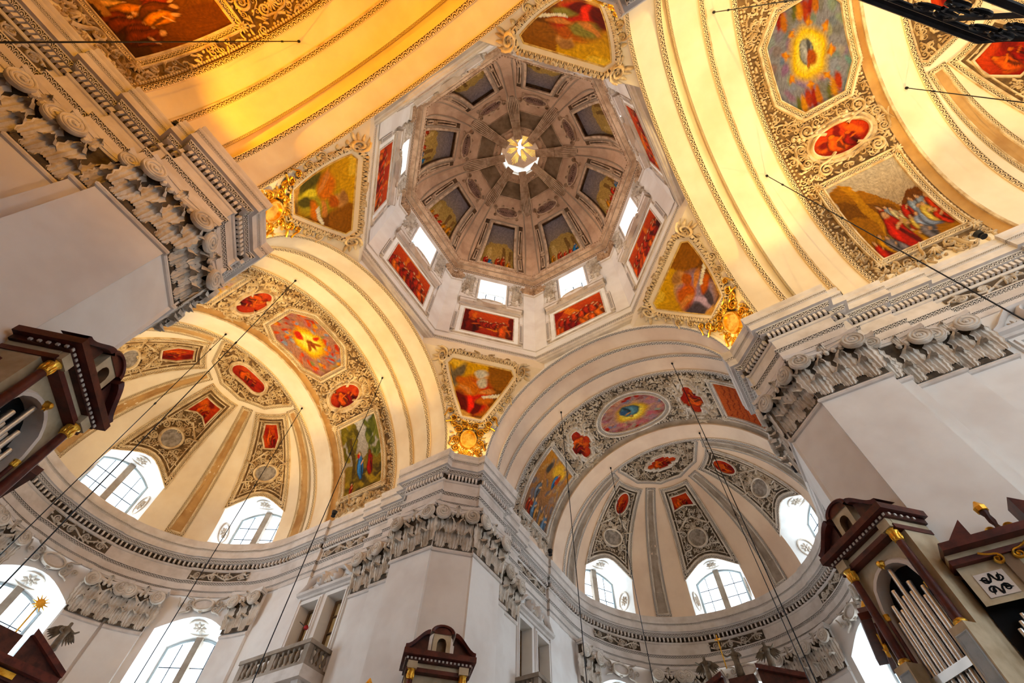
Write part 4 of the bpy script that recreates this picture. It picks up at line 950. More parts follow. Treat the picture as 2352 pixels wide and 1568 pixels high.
    g = G(); filler(g, (u0 * D2U, u1 * D2U, 10.98, 14.22), .19, ok, m, .005, .15, .1, random.Random(60 + int(ph * 3))); obj('leaf_relief', g, st, ceil_, True, 'stuff')
    for t_ in (10.86, 14.3):
        g = G(); beads(g, np.array([(u, t_) for u in np.linspace(u0 * D2U, u1 * D2U, 40)]), .17, .06, m, .07, .01, False); obj('bead_row', g, st, ceil_, True, 'stuff')
    for sg in (-1, 1):           # winged brackets on the cornice under the frescoes
        if (nm == 'right' and sg < 0) or (nm == 'nave' and sg > 0): continue
        g = G(); uu = sg * 80.5 * D2U
        for dv in (-1, 1): scroll(g, (uu, CH - .1 + dv * .5), .2, PI / 2, m, 1.5, dv, .5, .22, .6, .05)
        shell(g, (uu, CH - .1), .35, 0 if sg > 0 else PI, m, .08); obj('bracket', g, st, ceil_)

# ================================================================ APSE PANELS
def medallion_cart(rt, m, c, rx, ry, st):
    g = G(); patch(g, ellipse(c[0], c[1], rx, ry, 24), m, .05); obj('medallion', g, 'medallion', rt)
    g = G(); frame(g, ellipse(c[0], c[1], rx, ry, 24), [(-.02, .02), (0, .13), (.07, .14), (.12, .02)], m, .15); obj('rim', g, st, rt)
    for s_ in (-1, 1):
        for cc_, r_, a_, h_ in [((c[0] + s_ * (rx + .22), c[1] + ry * .7), .17, PI / 2, s_), ((c[0] + s_ * (rx + .22), c[1] - ry * .8), .17, -PI / 2, -s_), ((c[0] + s_ * .3, c[1] + ry + .26), .15, 0 if s_ < 0 else PI, -s_)]:
            g = G(); scroll(g, cc_, r_, a_, m, 1.6, h_, .35, .22, .6, .03); obj('scroll', g, st, rt)
    g = G(); shell(g, (c[0], c[1] + ry + .1), .3, PI / 2, m, .06); obj('shell', g, st, rt)
VU = PI / 180 * RAP
for nm in ('left', 'choir', 'right'):
    ph = ARMS[nm]; st, gd = STUC[nm], GRD[nm]; bd = 'band_grey' if nm == 'choir' else 'band'; txt = ARMTXT[nm]; ceil_ = bpy.data.objects['ceiling_' + nm + '_apse']; vm = WHITE_ARM[nm]
    for wi, w in enumerate(WAZ):
        if nm == 'right' and w != (58): continue
        m = m_apse(ph, EL(w)); wb_, wt_ = 13.3 * math.cos(EL(27)) * VU, 13.3 * math.cos(EL(63)) * VU
        pos_ = {'left': {-58: 'nearest the bottom pier', 0: 'in the middle', 58: 'beside the left pier'}, 'choir': {-58: 'beside the right pier', 0: 'in the middle', 58: 'nearest the bottom pier'}, 'right': {58: 'at the top right corner', -58: '', 0: ''}}[nm][w]
        head = [(x / 14.5 * wb_, (etop(x) + 1.3) * VU) for x in np.linspace(-14.5, 14.5, 9)]
        o = ccw(np.array(head + [(wt_, 63 * VU), (-wt_, 63 * VU)]))
        rt = thing('apse_fresco', 'stucco apse panel with red fresco over a medallion, ' + txt + ', ' + pos_, 'painting', m(0, 45 * VU, 0))
        g = G(); patch(g, o, m, .005, .25, 10); obj('panel_ground', g, gd, rt)
        for pr, mt, rep in [([(-.02, .0), (-.02, .05), (.05, .05), (.06, .02)], st, .2), ([(.06, .03), (.2, .04)], bd, .16), ([(.2, .04), (.2, .07), (.24, .07), (.25, 0)], st, .2)]:
            g = G(); frame(g, o, pr, m, .2, rep); obj('frame_border', g, mt, rt)
        g = G(); frame(g, offset(resample(o, .25), -.16), [(-.03, 0), (-.02, .05), (.02, .05), (.03, 0)], m, .3); obj('inner_frame', g, st, rt)
        ce = 54.8 * VU; s1 = .36
        if nm == 'choir' and w == 58: po = ellipse(0, ce, .38, .66, 24)
        elif w == 0: po = np.array([(-.62, ce - .3), (-.3, ce - .2), (0, ce - .12), (.3, ce - .2), (.62, ce - .3), (.48, ce + .52), (-.48, ce + .52)]) if nm == 'choir' else np.array([(-.62, ce - .62), (-.2, ce - .35), (.2, ce - .35), (.62, ce - .62), (.48, ce + .52), (-.48, ce + .52)])
        elif nm == 'choir': po = ellipse(0, ce, .42, .62, 24)
        else: po = np.array([(-.3, ce - .72), (.3, ce - .72), (.46, ce - .1), (.32, ce + .62), (-.32, ce + .62), (-.46, ce - .1)])
        if nm == 'right': po = np.array([(-.35, ce - .85), (.35, ce - .85), (.72, ce - .05), (.5, ce + .6), (-.5, ce + .6), (-.72, ce - .05)])
        g = G(); patch(g, ccw(po), m, .03, .08, 14, p_redsmall(70 + w + int(ph)), lambda uv: np.stack([1 - uv[:, 0], uv[:, 1]], 1)); obj('picture', g, 'fresco', rt)
        g = G(); frame(g, po, [(-.02, .0), (0, .1), (.06, .1), (.08, .0)], m, .12); obj('picture_frame', g, st, rt)
        medallion_cart(rt, m, (0, 36.5 * VU), .62 if w else .5, .42 if w else .48, st)
        for s_ in (-1, 1):
            g = G(); rosette(g, (s_ * .62, 46 * VU), .15, m, .02, 8); obj('rosette', g, st, rt)
            g = G(); ridge(g, [(s_ * .1, 47.2 * VU), (s_ * .95, 41 * VU)], .05, .06, m, .0); obj('moulding', g, st, rt)
        oi = offset(resample(o, .25), -.2).tolist(); pq = offset(resample(ccw(po), .2), .12).tolist(); mq = ellipse(0, 36.5 * VU, .8, .6, 20).tolist()
        g = G(); filler(g, (-wb_, wb_, 23 * VU, 63 * VU), .17, lambda u, v: inside(oi, u, v) and not inside(pq, u, v) and not inside(mq, u, v), m, .0, .13, .09, random.Random(80 + w)); obj('leaf_relief', g, st, rt, True, 'stuff')
    # ribs
    for az in (-83.5, -29.5, 29.5, 83.5):
        if nm == 'right' and az not in (83.5, 29.5): continue
        m = m_apse(ph, EL(az)); g = G(); hb, ht = .27, .14; v0, v1 = 3.5 * VU, 64.5 * VU; o = np.array([(-hb, v0), (hb, v0), (ht, v1), (-ht, v1)])
        patch(g, o, m, .004, .2, 3); rr = obj('rib', g, 'coving' if nm != 'choir' else 'stone_dark', ceil_)
        g = G(); frame(g, o, [(-.03, 0), (0, .05), (.04, .05), (.05, .03)], m, .2); obj('rib_edge', g, st, rr)
        g = G(); frame(g, o, [(.05, .03), (.17, .03)], m, .2, .14); obj('rib_border', g, bd, rr)
    # crown panel (half octagon)
    m = m_apsetop(ph); R_ = 21 * VU; cs = [(-86, 1), (-49, 1.), (-15, 1.), (15, 1.), (49, 1.), (86, 1)]
    o = np.array([(R_ * math.sin(EL(a)), R_ * math.cos(EL(a))) for a, _ in cs] + [(2.3, -.02), (-2.3, -.02)]); o = ccw(o)
    rt = thing('apse_crown_fresco', {'left': 'half octagon stucco panel with long red fresco at the crown of left apse', 'choir': 'half octagon stucco panel with stepped red fresco at the crown of choir apse', 'right': 'stucco crown panel of the right transept apse behind the iron railing'}[nm], 'painting', m(0, 1.2, 0))
    g = G(); patch(g, o, m, .005, .25, 8); obj('panel_ground', g, gd, rt)
    for pr, mt, rep in [([(-.05, .0), (-.03, .06), (.03, .06), (.04, .02)], st, .2), ([(.04, .03), (.17, .04)], bd, .16)]: g = G(); frame(g, o, pr, m, .2, rep); obj('frame_border', g, mt, rt)
    cy = 9.6 * VU
    if nm == 'choir': po = np.array([(-.95, cy), (-.8, cy + .17), (-.55, cy + .17), (-.55, cy + .3), (-.3, cy + .3), (-.3, cy + .4), (.3, cy + .4), (.3, cy + .3), (.55, cy + .3), (.55, cy + .17), (.8, cy + .17), (.95, cy), (.8, cy - .17), (.55, cy - .17), (.55, cy - .3), (.3, cy - .3), (.3, cy - .4), (-.3, cy - .4), (-.3, cy - .3), (-.55, cy - .3), (-.55, cy - .17), (-.8, cy - .17)])
    else: po = np.array([(x, y) for x, y in [(.6 + .45 * math.cos(a), cy + .42 * math.sin(a)) for a in np.linspace(-PI / 2, PI / 2, 9)] + [(-.6 + .45 * math.cos(a), cy + .42 * math.sin(a)) for a in np.linspace(PI / 2, 1.5 * PI, 9)]])
    g = G(); patch(g, ccw(po), m, .03, .08, 14, p_redsmall(90 + int(ph)), lambda uv: np.stack([1 - uv[:, 0], 1 - uv[:, 1]], 1)); obj('picture', g, 'fresco', rt)
    g = G(); frame(g, po, [(-.02, 0), (0, .1), (.06, .11), (.1, .06), (.16, .06), (.2, 0)], m, .12); obj('picture_frame', g, st, rt)
    for s_ in (-1, 1):
        for c_, r_, a_, h_ in [((s_ * 1.35, cy + .35), .2, PI, s_), ((s_ * 1.4, cy - .4), .2, 0, -s_), ((s_ * .55, cy + .75), .18, PI / 2, s_), ((s_ * 1.75, cy), .16, 0, s_)]: g = G(); scroll(g, c_, r_, a_, m, 1.7, h_, .4, .2, .6, .02); obj('scroll', g, st, rt)
    pq = offset(resample(ccw(po), .2), .25).tolist(); oi = offset(resample(o, .3), -.1).tolist()
    g = G(); filler(g, (-2.4, 2.4, 0, 2.5), .19, lambda u, v: inside(oi, u, v) and not inside(pq, u, v), m, 0, .15, .1, random.Random(95)); obj('leaf_relief', g, st, rt, True, 'stuff')

# ================================================================ PENDENTIVE FRESCOES
EV = [('red robed old man with book and winged lion', (200, 36, 20), (206, 110, 30), 'mark'), ('green and orange robed man holding a sheet', (176, 160, 60), (220, 120, 40), 'luke'), ('red and green robed figure reading', (196, 44, 24), (140, 130, 60), 'john'), ('purple grey robed figure writing', (150, 130, 150), (206, 100, 40), 'matthew')]
for k in range(4):
    m = m_pend(k); tx, robe, cl, kd = EV[k]
    o = ccw(np.array([(-.43, 17.53), (.43, 17.53), (1.62, 19.6), (1.47, 19.75), (-1.47, 19.75), (-1.62, 19.6)]))
    rt = fresco('pendentive fresco of ' + tx + ', ' + PTXT[k] + ' of the dome', o, m, p_evang(100 + k, robe, cl, kd), m(0, 18.5, 0), [([(-.02, 0), (0, .05), (.03, .05), (.04, .02)], 'gilt', .2), ([(.04, .02), (.16, .03)], 'vault', .2), ([(.16, .03), (.18, .1), (.34, .1), (.36, .02)], 'band', .2)], ('stucco', 'fresco'), lambda uv: np.stack([1 - uv[:, 0], uv[:, 1]], 1), .03, .07, 30, (.26, .19, .07, .08))
    for s_ in (-1, 1):
        for c_, r_, a_, h_, mt in [((s_ * 2.0, 19.78), .26, PI / 2, s_, 'stucco'), ((s_ * 1.58, 18.62), .16, 0 if s_ > 0 else PI, s_, 'stucco'), ((s_ * 1.3, 18.12), .15, PI / 2, -s_, 'stucco'), ((s_ * .35, 20.08), .18, PI / 2, s_, 'stucco'), ((s_ * 1.2, 20.1), .15, PI, s_, 'stucco')]:
            g = G(); scroll(g, c_, r_, a_, m, 1.8, h_, .16, .2, .6, .03); obj('scroll', g, mt, rt)
        for j in range(4): g = G(); leafr(g, (s_ * (1.95 + .06 * j), 20.0 - .1 * j), (0.15 - .2 * j if s_ > 0 else PI - .15 + .2 * j), .42, .06, m, .08, .2 * s_, .02); obj('leaf', g, 'stucco', rt)
        for j in range(14):
            zz_ = 17.4 + j * .16; uu_ = s_ * (.43 + (zz_ - 17.53) * .575 + .44); g = G(); leafr(g, (uu_, zz_), rng.uniform(0, 6.3), .19, .055, m, .1, rng.uniform(-1, 1), .02); obj('leaf', g, 'stucco', rt)
    rc = thing('gilded_cartouche', 'gilded oval cartouche with scrolls at the foot of the ' + PTXT[k] + ' pendentive', 'cartouche', m(0, 15.4, 0))
    g = G(); patch(g, ellipse(0, 16.3, .3, .42, 20), m, .16); obj('medallion', g, 'gold', rc); g = G(); frame(g, ellipse(0, 16.3, .3, .42, 20), [(-.02, .1), (0, .24), (.07, .24), (.12, .05)], m, .12); obj('rim', g, 'gold', rc)
    for s_ in (-1, 1):
        for c_, r_, a_, h_ in [((s_ * .52, 16.75), .2, PI / 2, s_), ((s_ * .55, 16.2), .17, 0 if s_ > 0 else PI, s_), ((s_ * .5, 15.75), .17, -PI / 2, -s_), ((s_ * .25, 17.05), .16, PI / 2, s_), ((s_ * .22, 15.5), .14, -PI / 2, -s_), ((s_ * .72, 17.0), .15, 0 if s_ > 0 else PI, -s_), ((s_ * .85, 17.3), .17, -PI / 2, -s_), ((s_ * 1.05, 17.62), .13, 0 if s_ > 0 else PI, s_)]:
            g = G(); scroll(g, c_, r_, a_, m, 1.7, h_, .32, .22, .7, .06); obj('scroll', g, 'gold', rc)
    g = G(); shell(g, (0, 16.85), .3, PI / 2, m, .12); obj('shell', g, 'gold', rc); g = G(); shell(g, (0, 15.7), .25, -PI / 2, m, .1); obj('shell', g, 'gold', rc)
    g = G(); filler(g, (-.8, .8, 15.4, 17.2), .16, lambda u, v: (u / .82) ** 2 + ((v - 16.3) / 1.0) ** 2 < 1 and (u / .4) ** 2 + ((v - 16.3) / .5) ** 2 > 1, m, .02, .12, .12, random.Random(110 + k)); obj('leaf_relief', g, 'gilt', rc, True, 'stuff')

# ================================================================ DRUM: red frescoes, window surrounds, putti, garlands
FACE = ['choir arch', 'bottom pendentive', 'left transept arch', 'left pendentive', 'nave arch', 'top pendentive', 'right transept arch', 'right pendentive']
def blob(g, c, r, m, h, base=0., a=0., ry=None):
    bead(g, c, r, m, h, base, 8, ry)
def putto(parent, m, u, v, s_, mat, base=.25):            # small reclining winged child, one body mesh + wings
    g = G(); P = lambda x, y, h: m(u + s_ * x, v + y, base + h)
    ch = [((-.02, .02, .0), .1), ((.0, .12, .02), .12), ((.02, .26, .05), .12), ((.02, .36, .07), .07), ((.02, .43, .09), .085), ((.02, .5, .1), .09), ((.02, .57, .1), .05)]
    tube(g, [P(*c) for c, r in ch], [r for c, r in ch], 7)
    for pts, rr in [([(-.02, .04, .02), (.16, .02, .1), (.32, .08, .06), (.42, -.02, .05)], (.08, .075, .06, .04)), ([(-.04, .0, .02), (.12, -.08, .1), (.3, -.1, .06), (.44, -.14, .05)], (.08, .075, .055, .04)), ([(.06, .3, .07), (.2, .24, .14), (.3, .34, .1), (.36, .4, .08)], (.055, .05, .045, .03)), ([(-.04, .3, .05), (-.16, .2, .1), (-.22, .06, .06), (-.24, 0, .05)], (.055, .05, .045, .03))]: tube(g, [P(*c) for c in pts], rr, 6)
    b = obj('putto', g, mat, parent)
    g = G()
    for d in (-1, 1): leafr(g, (u + s_ * .0 + d * .05, v + .3), PI / 2 + d * .7, .36, .07, m, .1, d * .4, base - .1)
    obj('wings', g, mat, b)
for k in range(8):
    m = m_drum(k); txt = FACE[k]; o = rect(-1.43, 1.43, 22.1, 24.5)
    rt = fresco('red wall fresco under the drum window above the ' + txt, o, m, p_red(120 + k, k == 1), m(0, 22, 0), [([(-.02, 0), (0, .06), (.05, .06), (.06, .03)], 'stucco_grey', .2), ([(.06, .03), (.28, .03)], 'shell_white', .2), ([(.28, .03), (.3, .08), (.34, .08), (.36, 0)], 'stucco_grey', .2)], ('stucco_grey', 'fresco'), lambda uv: np.stack([1 - uv[:, 0], uv[:, 1]], 1), .03, .08, 26, None, 'red frescoes round the drum', None, .1, 'painting', 'drum_fresco')
    for s_ in (-1, 1):
        g = G(); g.box((-.11, 21.95, 0), (.11, 23.95, .12), lambda V, s_=s_: m(V[:, 0] + s_ * 1.86, V[:, 1], V[:, 2])); sb = obj('side_strip', g, 'stone', rt, False)
        g = G(); g.grid(np.array([m([s_ * 1.86 - .08, s_ * 1.86 + .08], [v, v], .125) for v in (22.05, 23.75)]), np.array([[(0, 0), (0, 1)], [(11, 0), (11, 1)]])); obj('leaf_strip', g, 'band_grey', sb, False)
        g = G(); scroll(g, (s_ * 1.86, 21.82), .1, PI / 2, m, 1.4, s_, 0, .25, .8, .03, 12); obj('console', g, 'stucco_grey', rt)
    sr = thing('window_surround', 'stucco window surround with putti and cartouche in the drum above the ' + txt, 'window surround', m(0, 24.8, 0), 'stucco window surrounds in the drum')
    g = G(); g.grid(np.array([m(np.linspace(-1.85, 1.85, 9), np.full(9, v), h) for v, h in ((24.86, 0), (24.9, .12), (25.0, .14), (25.08, .3), (25.2, .34), (25.24, .3), (25.26, 0))])); obj('sill_cornice', g, 'stone', sr, False)
    g = G(); g.grid(np.array([m(np.linspace(-1.8, 1.8, 9), np.full(9, v), h) for v, h in ((24.92, .125), (25.03, .15))]), np.array([[(x, y) for x in np.linspace(0, 24, 9)] for y in (0, 1)])); obj('leaf_band', g, 'band_grey', sr, False)
    for s_ in (-1, 1):
        g = G(); g.add(np.concatenate([m([s_ * 1.92, s_ * .95, s_ * .95, s_ * 1.92], [25.26, 25.26, 25.36, 25.74], h) for h in (0, .36)]), [(0, 1, 2, 3), (4, 5, 6, 7), (0, 1, 5, 4), (1, 2, 6, 5), (2, 3, 7, 6), (3, 0, 4, 7)]); obj('pediment_piece', g, 'stone', sr, False)
        putto(sr, m, s_ * 1.55, 25.62, -s_, 'stucco_grey')
        g = G(); g.box((-.09, 25.95, 0), (.09, 28.6, .1), lambda V, s_=s_: m(V[:, 0] + s_ * 1.12, V[:, 1], V[:, 2])); obj('jamb_strip', g, 'stone', sr, False)
        g = G(); shell(g, (s_ * 1.12, 28.0), .2, -PI / 2, m, .08); bead(g, (s_ * 1.12, 28.1), .12, m, .16, .08, 8); obj('mask', g, 'stucco_grey', sr)
        g = G(); filler(g, (1.3, 1.88, 26.3, 28.75), .15, lambda u, v: True, lambda u, v, h=0, s_=s_: m(np.asarray(u) * s_, v, h), .02, .14, .17, random.Random(130 + k)); obj('fruit_garland', g, 'stucco_grey', sr, True, 'stuff')
    g = G(); patch(g, ellipse(0, 25.28, .62, .19, 24), m, .36); frame(g, ellipse(0, 25.28, .62, .19, 24), [(0, .2), (0, .42), (.06, .42), (.1, .2)], m, .15); obj('cartouche', g, 'stone', sr)
    for s_ in (-1, 1): g = G(); scroll(g, (s_ * .78, 25.2), .15, 0, m, 1.5, s_, .3, .22, .6, .33); obj('scroll', g, 'stucco_grey', sr)
    g = G(); shell(g, (0, 25.42), .2, PI / 2, m, .36); obj('shell', g, 'stucco_grey', sr)
    g = G(); frame(g, rect(-.86, .86, 26.0, 28.65), [(0, .0), (0, .07), (.08, .07), (.1, .03), (.1, .03)], m, .5); obj('architrave_frame', g, 'stone', sr, False)
    g = G(); frame(g, rect(-.86, .86, 26.0, 28.65), [(.1, .03), (.22, .04)], m, .5, .12); obj('leaf_band', g, 'band_grey', sr, False)
    # garland capital on the folded corner pilaster
    a, b = m_drum(k), m_drum(k + 1); hw = DR * T8
    gc = part('garland_capital', drum, a(hw, 27.8, .1))
    for mm, s_ in ((a, 1), (b, -1)):
        g = G(); filler(g, (hw - .68, hw - .06, 27.98, 28.72), .14, lambda u, v: True, lambda u, v, h=0, mm=mm, s_=s_: mm(np.asarray(u) * s_, v, h), .08, .14, .2, random.Random(140 + k)); obj('fruit', g, 'dome_stucco', gc, True, 'stuff')
        g = G(); scroll(g, (s_ * (hw - .5), 28.55), .18, PI / 2, mm, 1.6, s_, .2, .2, .7, .15); obj('volute', g, 'dome_stucco', gc)
        g = G(); shell(g, (s_ * (hw - .2), 28.3), .28, -PI / 2, mm, .15); obj('leaf_swag', g, 'dome_stucco', gc)

# ================================================================ DOME
S0, S1 = dome_s(30.2), dome_s(34.4)
for k in range(8):
    m = m_domes(k); txt = FACE[k]; sc_ = lambda z: dome_s(z)
    o = np.array([(-1.2, S0), (1.2, S0), (.82, S1), (-.82, S1)])
    rt = thing('dome_fresco', 'sunken dome fresco of figures under grey sky on the face above the ' + txt, 'painting', m_dome(k)(0, 31, 0), 'sunken frescoes of the dome')
    g = G(); patch(g, offset(o, -.0) , m, -.26, .09, 26, p_dome(150 + k), lambda uv: np.stack([1 - uv[:, 0], uv[:, 1]], 1)); obj('picture', g, 'fresco', rt)
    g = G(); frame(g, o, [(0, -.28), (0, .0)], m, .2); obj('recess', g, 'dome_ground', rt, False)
    for pr, mt, rep in [([(-.02, -.03), (-.02, .06), (.12, .06), (.13, .02)], 'dome_stucco', .2), ([(.13, .02), (.27, .03)], 'band_dome', .13)]: g = G(); frame(g, o, pr, m, .2, rep); obj('frame', g, mt, rt, False)
    for s_ in (-1, 1):
        for f0, f1 in ((.03, .3), (.42, .95)):
            p0 = np.array([s_ * (1.2 - .38 * f0 + .42), S0 + (S1 - S0) * f0]); p1 = np.array([s_ * (1.2 - .38 * f1 + .42), S0 + (S1 - S0) * f1]); dd = (p1 - p0) / np.linalg.norm(p1 - p0); nn = np.array([-dd[1], dd[0]])
            oo = ccw(np.array([p0 - nn * .11, p1 - nn * .11, p1 + nn * .11, p0 + nn * .11])); g = G(); frame(g, oo, [(-.07, .0), (-.06, .07), (0, .07), (.02, 0)], m, .3); obj('slot_panel', g, 'dome_stucco', rt, False)
        f0 = .36; g = G(); scroll(g, (s_ * (1.2 - .38 * f0 + .42), S0 + (S1 - S0) * f0), .17, PI / 2, m, 1.7, s_, .1, .2, .7, .02); obj('scroll', g, 'dome_stucco', rt)
    for s_ in (-1, 1):
        og = np.array([(s_ * 1.36, S0 - .1), (s_ * 1.86, S0 - .1), (s_ * 1.36, S1 + .2), (s_ * .98, S1 + .2)]); g = G(); patch(g, og, m, .006, .3, 3); obj('side_ground', g, 'dome_ground', rt)
    # border bands beside the plain corner wedges
    for s_ in (-1, 1):
        zz = np.linspace(29.86, 35.7, 22); us = np.array([max(AD * math.sqrt(max(0, 1 - ((z - ZD1) / HD) ** 2)) * T8 - np.interp(z, [29.8, 35.7], [.5, .24]), .2) for z in zz]); vs = np.array([dome_s(z) for z in zz])
        g = G(); L_ = np.linspace(0, 45, 22); g.grid(np.array([m(s_ * (us + d), vs, h) for d, h in ((-.1, 0), (-.1, .04), (.0, .04), (.0, 0))]), np.array([np.stack([L_, np.full(22, v)], 1) for v in (0, .05, .95, 1)])); obj('edge_band', g, 'band_dome', dome, False)
    # name cartouche
    ct = thing('dome_cartouche', 'oval name cartouche with curled scrolls in the dome above the ' + txt, 'cartouche', m_dome(k)(0, 35, 0), 'name cartouches of the dome')
    sc0 = dome_s(35.18); g = G(); o = ellipse(0, sc0, .78, .36, 28); patch(g, o, m, .06); obj('field', g, 'cartouche_field', ct); g = G(); frame(g, o, [(-.02, .03), (0, .13), (.06, .13), (.1, .03)], m, .15); obj('rim', g, 'dome_stucco', ct)
    for s_ in (-1, 1):
        for c_, r_, a_, h_ in [((s_ * .88, sc0 + .32), .17, -PI / 2, s_), ((s_ * .35, sc0 + .46), .12, -PI / 2, s_), ((s_ * .8, sc0 - .34), .12, PI / 2, -s_)]: g = G(); scroll(g, c_, r_, a_, m, 1.7, h_, .3, .2, .7, .03); obj('scroll', g, 'dome_stucco', ct)
    g = G(); shell(g, (0, sc0 - .36), .22, -PI / 2, m, .06); obj('shell', g, 'dome_stucco', ct); g = G(); shell(g, (0, sc0 + .38), .2, PI / 2, m, .06); obj('shell', g, 'dome_stucco', ct)
    g = G(); rr = random.Random(160 + k)
    for i in range(9):
        x = -.5 + i * .125; ridge(g, [(x, sc0 - .08), (x, sc0 + .08)], .014, .02, m, .06)
        if rr.random() < .6: ridge(g, [(x, sc0 + rr.choice((-.07, 0, .07))), (x + .07, sc0 + rr.choice((-.07, 0, .07)))], .012, .02, m, .06)
    obj('lettering', g, 'engraved', ct, True, 'stuff')
    # small sunken field beside the lantern and the gilt side
    z0, z1 = 35.95, 36.5; a0, a1 = [AD * math.sqrt(1 - ((z - ZD1) / HD) ** 2) * T8 - .22 for z in (z0, z1)]; v0, v1 = dome_s(z0), dome_s(z1)
    o = np.array([(-a0, v0), (a0, v0), (a1, v1), (-a1, v1)]); sf = obj('sunken_field', (lambda g: (patch(g, o, m, .01, .2, 4), g)[1])(G()), 'field_brown', dome); g = G(); frame(g, o, [(-.03, 0), (0, .05), (.04, .05), (.05, 0)], m, .2); obj('field_edge', g, 'dome_stucco', sf)
    # fluted rib at the corner
    rb = part('fluted_rib', dome, pol(k * PI / 4 + PI / 8, 0, 3.5, 35.5))
    ang = k * PI / 4 + PI / 8; n = np.array([math.cos(ang), math.sin(ang), 0]); t = np.array([-n[1], n[0], 0])
    for j in range(7):
        x = (j - 3) / 3; pts = []
        for z, wd, lift in [(35.3, .3, .05), (35.7, .36, .2), (36.05, .3, .32), (36.35, .26, .34), (36.6, .24, .28), (36.72, .23, .2)]:
            A = AD * math.sqrt(1 - ((z - ZD1) / HD) ** 2) / math.cos(PI / 8); pts.append(n * (A - lift) + t * x * wd + np.array([0, 0, z - lift * .5]))
        g = G(); tube(g, pts, .045, 5); obj('flute', g, 'dome_stucco', rb)
    g = G(); rws = []
    for z, wd, lift in [(35.3, .34, .03), (35.7, .4, .17), (36.05, .34, .29), (36.35, .3, .31), (36.6, .28, .25), (36.72, .27, .17)]:
        A = AD * math.sqrt(1 - ((z - ZD1) / HD) ** 2) / math.cos(PI / 8); rws.append([n * (A - lift) + t * x * wd + np.array([0, 0, z - lift * .5]) for x in (-1, 1)])
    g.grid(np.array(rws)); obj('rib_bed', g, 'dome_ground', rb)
    g = G(); A = AD * math.sqrt(1 - ((36.2 - ZD1) / HD) ** 2) / math.cos(PI / 8) - .3; tube(g, [n * A + t * x + np.array([0, 0, 36.2 - .17]) for x in (-.32, 0, .32)], .05, 6); obj('tie_ring', g, 'dome_ground', rb)
# scalloped leaf fringe round the lantern ring
for k in range(8):
    mm = m_drum(k, 1.5); g = G()
    for i in range(5): leafr(g, ((i - 2) * .17, 36.62), -PI / 2 + (i - 2) * .25, .26 - .04 * abs(i - 2), .07, m_dome(k), .1, 0, .04) if False else None
    c_, vv = np.array([math.cos(k * PI / 4), math.sin(k * PI / 4), 0]), np.array([-math.sin(k * PI / 4), math.cos(k * PI / 4), 0])
    mp = m_plane(c_ * 1.62 + np.array([0, 0, 36.58]), vv, -np.array([0, 0, 1.]), c_)
    for i in range(7): bead(g, ((i - 3) * .13, .12 * math.cos((i - 3) * .45)), .085, mp, .1, 0)
    obj('leaf_fringe', g, 'dome_stucco', lant, True, 'stuff')
# dove in a sunburst under the lantern vault
rt = thing('sunburst_dove', 'white dove in a gilded sunburst hanging under the lantern ceiling', 'ornament', (0, 0, 40.9)); zb = 39.95
rr = random.Random(5); mp = m_plane((0, 0, zb), (1, 0, 0), (0, 0, -1), (0, 1, 0))
for i in range(8):
    for j in range(5):
        a = i * PI / 4 + .2 + (j - 2) * .1; L = (1.44 if i % 2 else 1.12) * (1 - .09 * abs(j - 2)); g = G(); ridge(g, [(.2 * math.cos(a), .2 * math.sin(a)), (L * math.cos(a), L * math.sin(a))], [.008, .03], .03, mp); obj('ray', g, 'gold', rt)
g = G(); bd_ = np.array([(-.32, 0), (-.2, 0), (0, 0), (.16, .0), (.26, 0), (.34, 0)]); ca, sa = math.cos(2.2), math.sin(2.2); rot = lambda p: np.stack([p[:, 0] * ca - p[:, 1] * sa, p[:, 0] * sa + p[:, 1] * ca], 1)
tube(g, mp(*rot(bd_).T, .12), [.03, .08, .11, .08, .06, .02], 8); bdy = obj('dove_body', g, 'shell_white', rt)
for s_ in (-1, 1): g = G(); p = np.array([(0.05, s_ * .05), (.12, s_ * .25), (.05, s_ * .45), (-.06, s_ * .62)]); ridge(g, rot(p), [.12, .13, .1, .03], .05, mp, .1); obj('wing', g, 'shell_white', bdy)

